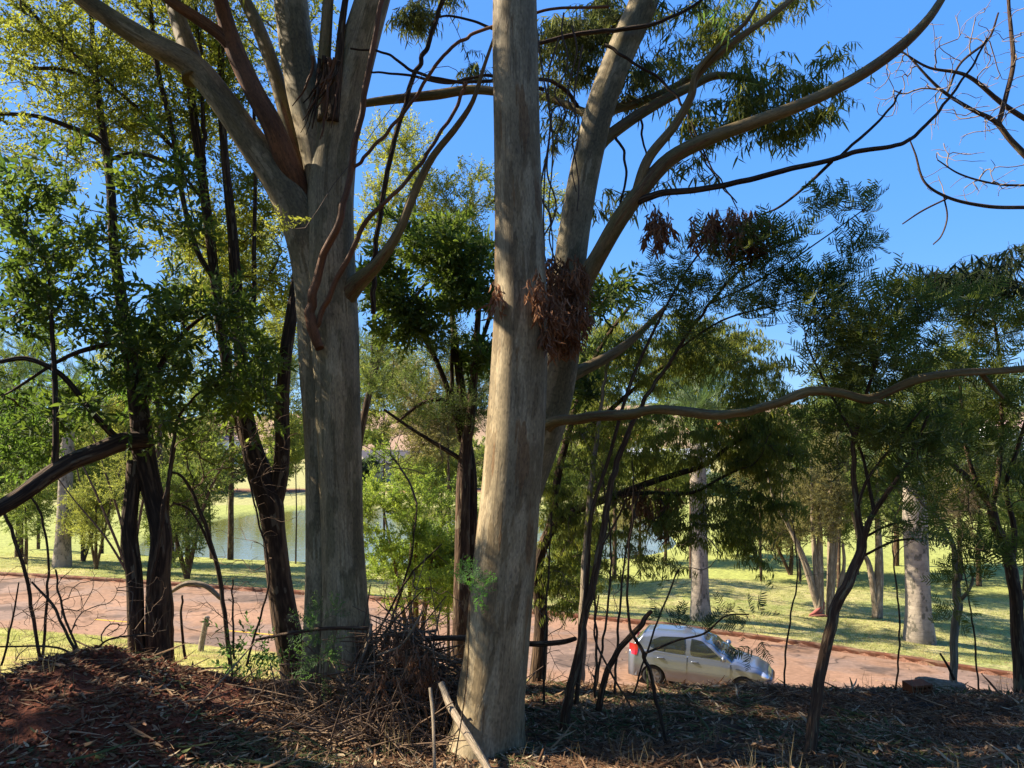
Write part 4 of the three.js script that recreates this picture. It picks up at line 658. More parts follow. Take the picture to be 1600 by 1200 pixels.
thin('thin leaning sapling forking near its foot, beside the old stump', [[1493, 1100, 7.9, 13], [1491, 1060, 8, 11], [1493, 980, 8, 12], [1497, 935, 8, 13], [1491, 880, 8, 9], [1488, 850, 8, 7], [1470, 815, 8, 5], [1435, 780, 8, 4], [1400, 745, 8, 3]], {
  name: 'mimosa_sapling', mat: barkPale, from: 0.5,
  more: [{ name: 'branch', pts: [[1498, 940, 8, 7], [1512, 925, 7.9, 5], [1520, 905, 7.9, 4], [1515, 885, 7.9, 3]], from: 0.4 }],
  crowns: [{ kind: 'feather', blobs: [[1470, 900, 30, 25, 7.9, 0.3, 7], [1480, 950, 22, 20, 7.8, 0.2, 4], [1440, 780, 40, 25, 8, 0.3, 8], [1460, 840, 40, 20, 8, 0.3, 6], [1425, 740, 40, 30, 8, 0.3, 8]], per: 1, seg: 0.1, tip: 0.0022, scale: 0.6, back: 2 }] });
thin('thin dark broken stem slanting up to the right in front of the car rear', [[935, 1110, 6.2, 11], [945, 1065, 6.15, 10], [962, 1025, 6.1, 9], [985, 995, 6.05, 9], [1005, 972, 6.0, 8], [1018, 955, 6, 6]], { mat: barkDark, name: 'broken_sapling', cat: 'dead sapling' });
thin('slender bare stem bending in an S before the car rear window', [[1045, 1190, 5.9, 5], [1036, 1130, 5.95, 6], [1024, 1085, 6, 6], [1012, 1040, 6, 6], [1003, 1018, 6, 6], [985, 985, 6, 5], [980, 940, 6, 4], [984, 860, 6, 3.5], [990, 780, 6, 3], [986, 720, 6, 2]], {
  mat: barkDark, name: 'sapling', from: 0.3,
  more: [{ name: 'branch', pts: [[1004, 1022, 6, 4], [1025, 1014, 5.95, 3.5], [1060, 1000, 5.9, 3], [1100, 990, 5.85, 3], [1135, 962, 5.8, 2.5], [1170, 960, 5.8, 2]], from: 0.4 }],
  crowns: [{ kind: 'feather', blobs: [[1150, 970, 40, 14, 5.8, 0.15, 5], [1190, 1010, 20, 10, 5.8, 0.1, 2], [1100, 985, 30, 10, 5.85, 0.1, 3], [1060, 985, 24, 8, 5.9, 0.1, 2], [1030, 960, 14, 8, 6, 0.1, 1]], per: 1, scale: 0.42, seg: 0.08, tip: 0.0012, back: 1, gap: 0.2, a: [0.035, 0.065, 0.024], b: [0.07, 0.10, 0.03] }] });
thin('pale straight stem with peeling bark, left of the thin leaning saplings', [[905, 1110, 9, 14], [910, 1020, 9, 12], [912, 900, 9, 11], [922, 780, 9, 9], [935, 660, 9, 6], [950, 560, 9, 4]], { mat: barkPale, name: 'sapling', from: 0.4, crowns: [{ kind: 'willow', blobs: [[945, 700, 40, 60, 9, 0.4, 14], [910, 800, 30, 50, 9, 0.3, 10]], per: 2 }] });

{ // bare tree, top right: limbs come in from outside the frame
  const base = setOn(1900, 9.5), r = RNG(4242), limbs = [
    { name: 'trunk', ctrl: [{ p: base.clone().setY(base.y - 0.2), r: 0.13 }, { p: P(1890, 800, 9.5), r: 0.11 }, { p: P(1860, 560, 9.4), r: 0.1 }, { p: P(1800, 420, 9.3), r: 0.08 }], bare: true },
    { pts: [[1805, 430, 9.3, 16], [1700, 340, 9.1, 14], [1630, 270, 9, 12], [1580, 220, 9, 9], [1555, 190, 9, 8], [1520, 172, 9, 6], [1470, 140, 9, 5], [1420, 88, 9, 3]] },
    { pts: [[1800, 420, 9.3, 14], [1720, 270, 9.2, 11], [1640, 210, 9.1, 9], [1570, 165, 9.1, 8], [1510, 118, 9.1, 6], [1450, 105, 9.1, 4], [1408, 80, 9.1, 3]] },
    { pts: [[1560, 195, 9, 8], [1572, 150, 9, 7], [1583, 100, 9, 7], [1580, 50, 9, 6], [1576, 0, 9, 5], [1580, -50, 9, 4]] },
    { pts: [[1830, 480, 9.3, 12], [1740, 350, 9, 8], [1660, 322, 8.8, 7], [1600, 324, 8.7, 6], [1540, 322, 8.6, 6], [1480, 308, 8.6, 5], [1445, 285, 8.6, 4], [1430, 240, 8.6, 3], [1420, 215, 8.6, 2]] },
    { pts: [[1475, 308, 8.6, 3], [1480, 340, 8.6, 3], [1470, 370, 8.6, 2.5], [1458, 382, 8.6, 2]] }, { pts: [[1480, 310, 8.6, 3], [1440, 330, 8.6, 3], [1410, 350, 8.6, 2]] },
    { pts: [[1760, 380, 9.1, 7], [1680, 300, 9, 5], [1610, 290, 8.9, 4], [1560, 288, 8.9, 3.5], [1500, 272, 8.9, 3], [1465, 250, 8.9, 2]] },
    { pts: [[1480, 145, 9.1, 4], [1500, 100, 9.1, 4], [1545, 60, 9.1, 4], [1560, 20, 9.1, 3]] }];
  tree('bare_tree', 'leafless tree reaching bare forked twigs into the top right sky', 'tree', base, limbs, [
    { kind: null, blobs: [[1460, 100, 90, 90, 9, 0.6, 100], [1560, 80, 60, 100, 9, 0.6, 90], [1390, 150, 50, 50, 9, 0.4, 34], [1500, 190, 80, 60, 9, 0.5, 50], [1500, 270, 70, 40, 8.8, 0.4, 30], [1570, 280, 50, 30, 8.8, 0.4, 26], [1600, 180, 50, 60, 9, 0.5, 34]], seg: 0.09, tip: 0.0042, rootBias: 0.95, gap: 0.2 }], { bark: barkMid, twigMat: barkTwigPale });
}

// ================================================================ ROYAL PALMS BEYOND THE ROAD
function palm(label, foot, hPx, wPx, shaftPx, seed, o = {}) {
  const d = -foot.z, r = RNG(seed), h = PX(hPx, d), w = PX(wPx, d) / 2, sh = PX(shaftPx, d), t = thing('royal_palm', label, 'palm', foot, 'royal palms in a row beyond the road');
  const c = [[-0.3, 1.35], [0.02, 1.32], [0.08, 1.22], [0.18, 1.06], [0.45, 0.98], [0.75, 1.0], [1, 0.86]].map(([y, k]) => ({ p: foot.clone().add(V((o.lean ?? 0) * y * h, y * h, 0)), r: w * k }));
  part('trunk', tube(stations(c, 0.15), { sides: 22, rough: 0.05, nf: 1.5, seed, tileU: 1.6, tileV: 3, wraps: 2 }), palmBark, t);
  const top = c[6].p;
  part('crownshaft', tube(stations([[0, 0.9], [0.15, 0.95], [0.6, 0.72], [1, 0.42]].map(([y, k]) => ({ p: top.clone().add(V(0, -0.02 + y * sh, 0)), r: w * k })), 0.12), { sides: 18 }), palmShaft, t);
  const n = o.fronds ?? 15;
  for (let i = 0; i < n; i++) {
    const az = i * 2.399 + r.n() * 0.3, el = mixn(1.25, -0.25, Math.pow(i / n, 0.8)) + r.n() * 0.1, L = (o.L ?? 3.2) * r.r(0.85, 1.1), st = [], dir = V(Math.cos(az), 0, Math.sin(az));
    let p = top.clone().add(V(0, sh * 0.95, 0)), e = el; const N = 16;
    for (let k = 0; k <= N; k++) { st.push({ p: p.clone(), r: mixn(0.028, 0.004, k / N) }); e -= 0.115 * (0.5 + k / N) * (1.1 - 0.2 * el); p.addScaledVector(dir, Math.cos(e) * L / N); p.y += Math.sin(e) * L / N; }
    const f = [tube(st, { sides: 4, cap: false })]; f[0].deleteAttribute('uv');
    const side = V(-dir.z, 0, dir.x);
    for (let k = 2; k < 58; k++) for (const s of [-1, 1]) {
      const q = k / 58 * N, a = Math.min(N - 1, Math.floor(q)), b = st[a].p.clone().lerp(st[a + 1].p, q - a), tan = st[a + 1].p.clone().sub(st[a].p).normalize();
      const ll = 0.72 * L / 3.2 * Math.sin(Math.PI * (0.12 + 0.82 * k / 58)) * r.r(0.8, 1.1), out = side.clone().multiplyScalar(s).addScaledVector(tan, 0.55).add(V(0, r.r(-0.15, 0.4), 0)).normalize();
      const g = leafGeo(ll, 0.034, { bend: r.r(0.4, 0.9), fold: 0.2, seg: [0, 0.35, 0.7, 1], shape: [0.7, 1, 0.75, 0.05] });
      const X = V().crossVectors(out, V(0, -1, 0)).normalize(), Z = V().crossVectors(X, out);
      f.push(g.applyMatrix4(new THREE.Matrix4().makeBasis(X, out, Z).setPosition(b)));
    }
    part('frond', mergeGeometries(f), i % 4 === 1 && o.yellow ? palmLeafY : palmLeaf, t);
  }
  return t;
}
const palmShaft = std({ map: tex(64, 256, (u, v) => { const k = 0.85 + 0.3 * (pfbm(u, v, 10, 4, 77, 3) - 0.5); return [mixn(0.50, 0.42, v) * k, mixn(0.52, 0.50, v) * k, mixn(0.24, 0.22, v) * k]; }), roughness: 0.5 });
const palmLeaf = leafMat(0.42, 0.4); palmLeaf.color.setRGB(0.085, 0.13, 0.035);
const palmLeafY = leafMat(0.5, 0.2); palmLeafY.color.setRGB(0.34, 0.28, 0.05);
palm('pale royal palm right behind the parked car', onGround(1095, 968), 270, 25, 52, 1, { L: 3.3 });
palm('stout royal palm with swollen grey foot, right of the parked car', onGround(1437, 1002), 245, 35, 66, 2, { L: 2.9, yellow: true });
palm('royal palm at the far left beyond the road', onGround(97, 886), 230, 21, 44, 3, { L: 3.4 });
palm('royal palm half hidden behind the left gum trunks', onGround(505, 925), 330, 20, 50, 5, { L: 3.4 });
palm('royal palm half hidden behind the thick gum trunk', onGround(780, 945), 300, 20, 50, 6, { L: 3.4 });

// ================================================================ TREES AND BUSHES BEYOND THE ROAD AND THE LAKE
// [u, v of the foot, distance or null, crown centre v, crown half width and half height in pixels, tips]
function farTree(name, label, u, vf, d, cv, rw, rh, n, o = {}) {
  const foot = d ? setOn(u, d) : onGround(u, vf); d = -foot.z;
  const vFoot = 690 - (foot.y - EYE) / d * F, tw = o.tw ?? Math.max(2, rw * (name === 'park_tree' ? 0.05 : 0.08)), blobs = [], r = RNG(u * 7 + n);
  n = Math.round(n * (d < 70 ? 3.2 : 2.2)); const k = o.lobes ?? 5; for (let i = 0; i < k; i++) { const a = i / k * 6.28 * (k > 6 ? 2.4 : 1) + r(), q = i ? (k > 6 ? r.r(0.3, 0.8) : 0.52) : 0; blobs.push([u + (o.dx ?? 0) + Math.cos(a) * rw * q, cv + Math.sin(a) * rh * q, rw * r.r(0.45, 0.62), rh * r.r(0.42, 0.6), d + Math.cos(a * 2.3) * PX(rw, d) * 0.4, PX(rw, d) * 0.55, Math.ceil(n / k)]); }
  const limbs = [{ name: 'trunk', pts: [[u, vFoot + 6, d, tw * 1.3], [u + r.n() * 2, mixn(vFoot, cv, 0.4), d, tw], [u + (o.dx ?? 0) * 0.5, mixn(vFoot, cv, 0.8), d, tw * 0.7], [u + (o.dx ?? 0), cv - rh * 0.5, d, tw * 0.25]], from: 0.45, rough: 0.1 }];
  for (const b of (o.stems ?? [])) limbs.push({ name: 'stem', pts: [[u, vFoot + 4, d, tw], ...b.map(([du, v2, w]) => [u + du, v2, d, w])], from: 0.4 });
  return tree(name, label, o.cat ?? 'tree', foot, limbs, n ? [{ kind: o.kind ?? 'far', blobs, per: o.per ?? 4, scale: o.scale ?? Math.max(0.7, d / 45), seg: PX(rw, d) * 0.12, tip: 0.002 * Math.max(1, d / 14), gapF: 2.2 / PX(rw, d) * 2, gap: o.gap ?? 0.3, a: o.a, b: o.b, back: 3, sides: 4 }] : [], { bark: o.bark ?? barkMid, twigMat: o.twigMat, group: o.group });
}
const YG = { a: [0.20, 0.23, 0.035], b: [0.40, 0.40, 0.07] }, DG = { a: [0.045, 0.075, 0.02], b: [0.09, 0.125, 0.03] }, GG = { a: [0.11, 0.165, 0.025], b: [0.26, 0.30, 0.05] }, OL = { a: [0.17, 0.15, 0.05], b: [0.34, 0.30, 0.09] };
// across the road
farTree('shrub', 'yellow-green shrub beyond the road, between the far left palm and the twin trunks', 150, 890, null, 800, 55, 55, 90, { cat: 'shrub', kind: 'small', scale: 1.5, ...YG, stems: [[[30, 760, 3], [50, 700, 2]], [[-20, 780, 3], [-30, 730, 2]]] });
farTree('shrub', 'wide green shrub beyond the road, behind the twin trunks', 292, 905, null, 800, 92, 82, 240, { cat: 'shrub', kind: 'small', scale: 1.4, ...GG, stems: [[[-40, 760, 5], [-60, 700, 3]], [[30, 780, 5], [60, 720, 3]]] });
farTree('shrub', 'tan leggy shrub with many bare stems left of the twin trunks', 205, 905, null, 745, 60, 50, 30, { cat: 'shrub', kind: 'small', scale: 1.3, ...YG, tw: 4, stems: [[[-30, 830, 4], [-60, 760, 3], [-90, 700, 2]], [[-15, 820, 4], [-40, 740, 3], [-60, 680, 2]], [[15, 800, 4], [30, 730, 3], [45, 690, 2]], [[-40, 840, 3], [-90, 780, 2], [-120, 740, 2]]], twigMat: deadTwig });
farTree('tree', 'bright yellow-green leafy tree beyond the road behind the far left limb', 30, 870, null, 620, 120, 130, 230, { kind: 'shrub', scale: 1.9, ...GG });
farTree('tree', 'sunlit tree behind the left bushy tree, left of the forked trunks', 250, 860, 40, 600, 110, 110, 190, { kind: 'shrub', scale: 2, ...YG });
farTree('tree', 'tall sunlit tree seen between the forked trunk and the left gum', 430, 870, 44, 590, 75, 130, 170, { kind: 'shrub', scale: 2, ...YG });
farTree('tree', 'airy tree with light crown behind the forked trunk', 360, 860, 50, 440, 90, 110, 110, { kind: 'small', scale: 3, ...YG });
farTree('shrub', 'bright green leafy bush between the two main gum trunks, beyond the debris', 650, 1020, 16, 842, 118, 116, 250, { cat: 'bush', kind: 'shrub', scale: 0.92, gap: 0.47, lobes: 11, a: [0.15, 0.23, 0.025], b: [0.36, 0.42, 0.05], stems: [[[-30, 900, 5], [-50, 800, 3]], [[25, 880, 5], [50, 790, 3]], [[-10, 900, 5], [0, 780, 3]]] });
farTree('shrub', 'darker green low bush behind the twin dark trunk in the middle', 700, 1000, 17, 880, 60, 50, 90, { cat: 'bush', kind: 'broad', scale: 1.1, ...GG });
farTree('shrub', 'pinnate-leaved bush beside the thick gum foot', 905, 1010, 15, 880, 55, 70, 80, { cat: 'bush', kind: 'shrub', scale: 1, ...GG });
farTree('shrub', 'dark green shrub at the far left beyond the road, left of the far left palm', 40, 0, 40, 800, 60, 50, 80, { cat: 'shrub', kind: 'shrub', scale: 1.5, ...GG });
farTree('shrub', 'loose green shrub right of the far left palm with many stems', 130, 0, 44, 770, 70, 60, 100, { cat: 'shrub', kind: 'small', scale: 1.7, ...GG, stems: [[[40, 760, 3], [60, 720, 2]]] });
farTree('shrub', 'tall light shrub behind the twin trunks beside the lake', 270, 0, 46, 750, 70, 70, 110, { cat: 'shrub', kind: 'shrub', scale: 1.6, ...YG });
// pale trees on the lawn right
farTree('pale_tree', 'pale forked tree on the lawn nearest the red pointed object', 1281, 962, null, 790, 70, 60, 60, { tw: 11, bark: barkPale, kind: 'small', scale: 1.6, ...OL, stems: [[[-22, 880, 8], [-45, 830, 6], [-75, 770, 4], [-85, 720, 3]], [[-10, 840, 7], [-12, 780, 5], [-14, 720, 4]], [[-25, 880, 6], [-55, 800, 4], [-60, 740, 3]]], twigMat: barkTwigPale });
farTree('pale_tree', 'grey tree with dead forked stem just right of the palest forked tree', 1297, 962, null, 730, 45, 70, 40, { tw: 10, bark: barkPale, kind: 'small', scale: 1.6, ...OL, stems: [[[15, 920, 7], [22, 880, 5], [20, 850, 4]], [[4, 840, 6], [-2, 750, 4], [0, 680, 3]], [[10, 840, 5], [12, 740, 4], [10, 660, 3]]], twigMat: barkTwigPale });
farTree('pale_tree', 'grey rough trunk standing alone on the lawn left of the stout palm', 1371, 966, null, 760, 70, 60, 80, { tw: 12, bark: barkPale, kind: 'small', scale: 1.6, ...GG, stems: [[[-14, 880, 8], [-24, 860, 6], [-40, 800, 4]]] });
farTree('tree', 'olive-yellow tree beyond the lawn at the lake end', 1235, 905, 52, 815, 70, 60, 150, { kind: 'small', scale: 2.4, ...OL, stems: [[[-18, 860, 5], [-30, 830, 3]]] });
farTree('tree', 'yellowish tree at the right end of the lake', 1165, 900, 60, 830, 40, 40, 70, { kind: 'small', scale: 2.6, ...YG });
farTree('tree', 'leafless brownish tree beyond the right lawn', 1530, 890, 48, 800, 80, 70, 50, { kind: 'small', scale: 1.8, a: [0.13, 0.1, 0.05], b: [0.22, 0.16, 0.08], twigMat: barkTwigPale });
farTree('tree', 'green tree beyond the lawn behind the right edge tree', 1600, 885, 44, 820, 70, 60, 130, { kind: 'shrub', scale: 2, ...GG });
farTree('tree', 'green crowned tree above the lawn behind the stout palm', 1400, 880, 56, 730, 90, 80, 150, { kind: 'small', scale: 2.6, ...GG });
farTree('shrub', 'drooping light bush at the lake edge behind the arched branch', 1000, 880, null, 800, 60, 40, 70, { cat: 'bush', kind: 'small', scale: 2.2, ...OL });
farTree('tree', 'dense dark-topped tree over the lake end between thick gum and car', 960, 890, 50, 700, 75, 70, 110, { kind: 'small', scale: 2.5, ...YG });
// across the lake
const across = [[355, 735, 128, 60, 30, 'DG'], [440, 730, 132, 45, 36, 'GG'], [565, 745, 136, 26, 24, 'DG'], [250, 725, 130, 60, 40, 'GG'], [150, 720, 128, 60, 46, 'YG'], [40, 720, 126, 60, 40, 'DG'], [655, 745, 134, 34, 26, 'YG'], [700, 735, 140, 40, 34, 'OL'], [760, 730, 145, 40, 40, 'GG'], [880, 730, 140, 45, 36, 'GG'], [960, 740, 128, 34, 20, 'DG'], [1140, 762, 122, 30, 18, 'DG'], [1070, 750, 130, 34, 22, 'GG'], [1210, 745, 130, 40, 36, 'OL'], [1290, 740, 126, 45, 40, 'GG'], [1380, 745, 120, 50, 40, 'OL'], [1470, 735, 128, 50, 46, 'DG'], [1560, 735, 124, 50, 46, 'GG'],
  [1000, 690, 240, 46, 22, 'DG'], [1180, 690, 250, 50, 26, 'GG'], [1330, 680, 230, 60, 34, 'DG'], [1520, 670, 220, 60, 40, 'GG'], [860, 690, 240, 44, 30, 'DG'], [590, 690, 260, 30, 18, 'GG'], [480, 690, 240, 50, 30, 'DG'], [330, 690, 230, 60, 34, 'OL'], [140, 690, 220, 70, 40, 'GG'], [720, 680, 270, 40, 22, 'OL']];
const tones = { DG, GG, YG, OL }, words = { DG: 'dark green', GG: 'mid green', YG: 'yellow-green', OL: 'dry olive' };
const wheres = ['across the lake beside the forked trunk', 'across the lake just left of the left gum', 'with round crown by the grey-roofed house across the lake', 'across the lake right of the twin trunks', 'across the lake behind the twin trunks', 'across the lake at the far left edge', 'across the lake right of the grey-roofed house', 'across the lake hiding the middle twin trunk', 'across the lake directly behind the thick gum', 'across the lake right of the thick gum', 'low beside the long white building', 'low on the far bank right of the pale palm', 'across the lake left of the pale palm', 'across the lake where the long low limb dips', 'across the lake behind the palest forked tree', 'across the lake left of the stout palm', 'across the lake right of the stout palm', 'across the lake at the far right edge', 'on the rise under the dull orange roof', 'on the rise by the terracotta roof', 'on the rise above the pale forked trees', 'on the rise above the right edge trees', 'on the rise beside the thick gum', 'on the rise above the grey-roofed house', 'on the rise left of the left gum', 'on the rise left of the forked trunk', 'on the rise above the far left limb', 'on the rise left of the thick gum'];
across.forEach(([u, v, d, rw, rh, t], i) => farTree('distant_tree', `${words[t]} tree ${wheres[i]}`, u, 0, d, v - 4, rw * (d > 200 ? 1 : 1.25), rh * (d > 200 ? 1 : 1.2), d > 200 ? 40 : 80, { ...tones[t], scale: d > 200 ? 5.5 : 3.0, per: 4, gap: 0.22, tw: 4 }));
// fill of the park: leafy trees between the road and the lake
farTree('park_tree', 'tall olive-green tree rising behind the middle twin trunk', 700, 0, 38, 640, 100, 90, 160, { kind: 'small', scale: 2.2, ...OL });
farTree('park_tree', 'light green tree close right of the left gum, beyond the road', 600, 0, 42, 600, 60, 80, 110, { kind: 'small', scale: 2.2, ...YG });
farTree('park_tree', 'green tree filling the gap right of the leaning gum, beyond the road', 930, 0, 34, 590, 80, 90, 150, { kind: 'small', scale: 2.0, ...GG });
farTree('park_tree', 'wide green tree behind the palest palm crown', 1080, 0, 40, 610, 110, 80, 200, { kind: 'small', scale: 2.2, ...GG });
farTree('park_tree', 'olive tree between the palest palm and the pale forked trees', 1190, 0, 46, 700, 70, 70, 120, { kind: 'small', scale: 2.4, ...OL });
farTree('park_tree', 'mid green tree above the pale forked trees', 1310, 0, 44, 650, 90, 80, 170, { kind: 'small', scale: 2.4, ...GG });
farTree('park_tree', 'large green tree behind the right edge trees beyond the lawn', 1500, 0, 50, 640, 110, 90, 190, { kind: 'small', scale: 2.6, ...GG });
farTree('park_tree', 'brownish olive tree low behind the stout palm', 1440, 0, 54, 800, 70, 60, 90, { kind: 'small', scale: 2.4, a: [0.10, 0.085, 0.04], b: [0.2, 0.16, 0.07] });
farTree('park_tree', 'dark green tree far left behind the horizontal limb', -20, 0, 44, 720, 80, 80, 120, { kind: 'shrub', scale: 2.0, ...DG });
farTree('park_tree', 'yellow-green tree above the shrubs behind the twin trunks', 190, 0, 46, 680, 90, 80, 150, { kind: 'shrub', scale: 2.0, ...YG });
farTree('park_tree', 'green tree behind the curved stem left of the forked trunk', 330, 0, 50, 660, 70, 80, 130, { kind: 'shrub', scale: 2.2, ...GG });
farTree('park_tree', 'pale green slender tree between forked trunk and left gum', 462, 0, 48, 690, 30, 60, 60, { kind: 'small', scale: 2.4, ...YG });
farTree('park_tree', 'olive bushy tree low behind the palest forked tree', 1250, 0, 50, 780, 70, 70, 120, { kind: 'small', scale: 2.2, ...OL });
farTree('park_tree', 'green low-branched tree right of the palest forked tree, beyond the lawn', 1340, 0, 52, 790, 70, 70, 120, { kind: 'small', scale: 2.2, ...GG });
farTree('park_tree', 'brown-green scrubby tree right of the stout palm', 1500, 0, 50, 770, 70, 80, 110, { kind: 'small', scale: 2.2, a: [0.13, 0.11, 0.04], b: [0.26, 0.22, 0.08] });
farTree('park_tree', 'dark green spreading tree low at the right edge', 1580, 0, 47, 740, 70, 80, 120, { kind: 'shrub', scale: 2.0, ...DG });
farTree('park_tree', 'yellow-green tree behind the arched branch at the lake end', 1040, 0, 58, 760, 80, 60, 120, { kind: 'small', scale: 2.6, ...YG });
farTree('park_tree', 'olive tree right of the thick gum low by the lake', 890, 0, 44, 770, 60, 70, 110, { kind: 'small', scale: 2.2, ...GG });
farTree('park_tree', 'dense green tree left of the far left palm by the lake', 60, 0, 56, 760, 80, 60, 120, { kind: 'shrub', scale: 2.2, ...GG });
farTree('park_tree', 'low yellow tree right of the far left palm by the lake', 160, 0, 54, 770, 70, 55, 110, { kind: 'shrub', scale: 2.2, ...YG });
farTree('park_tree', 'green tree seen between the twin dark trunks and the curved stem', 275, 0, 56, 740, 60, 60, 100, { kind: 'shrub', scale: 2.2, ...OL });
farTree('park_tree', 'light tree behind the brush pile between the gums', 690, 0, 50, 740, 70, 60, 110, { kind: 'small', scale: 2.4, ...YG });
{ // the grove the photograph was taken from: dense trees behind and beside the viewpoint, outside the frame, whose crowns shade the bank
  const spots = [[-5, 4.5, 9, 'behind and left of the viewpoint'], [0.5, 5.5, 10, 'straight behind the viewpoint'], [5.5, 4.2, 9, 'behind and right of the viewpoint'], [-10.5, 1, 8, 'far left of the viewpoint, beside the mound'], [10, 0.5, 9, 'far right of the viewpoint'], [-3, 11, 11, 'second row behind, to the left'], [4, 11, 11, 'second row behind, to the right'], [-10, 9, 10, 'second row left'], [11, 8, 10, 'second row right'], [-9.6, -5.2, 6.0, 'just outside its left edge'], [-11.5, -9.5, 6.0, 'outside the left edge, further down the bank']];
  for (const [x, z, h, w] of spots) {
    const y = ground(x, z), b = V(x, y, z), r = RNG(Math.round(x * 31 + z * 7 + 900)), R = h * 0.36;
    const ctrl = [[0, -0.2, 0, 0.2], [0.1, h * 0.2, 0, 0.16], [0, h * 0.5, 0.1, 0.13], [0.2, h * 0.95, 0, 0.03]].map(([a, c, e, q]) => ({ p: V(x + a, y + c, z + e), r: q }));
    const blobs = []; for (let i = 0; i < 6; i++) { const a = i / 6 * 6.28 + r(); blobs.push({ c: V(x + Math.cos(a) * R * 0.6, y + h * (0.62 + 0.24 * r.n()), z + Math.sin(a) * R * 0.6), r: V(R * 0.75, h * 0.24, R * 0.75), n: 46 }); }
    tree('grove_tree', `leafy tree of the grove outside the photograph, ${w}`, 'tree', b, [{ name: 'trunk', ctrl, from: 0.35 }], [{ kind: 'far', blobs, per: 5, scale: 1.25, seg: 0.45, gap: 0.25, gapF: 0.8, sides: 4, ...GG }], {});
  }
}

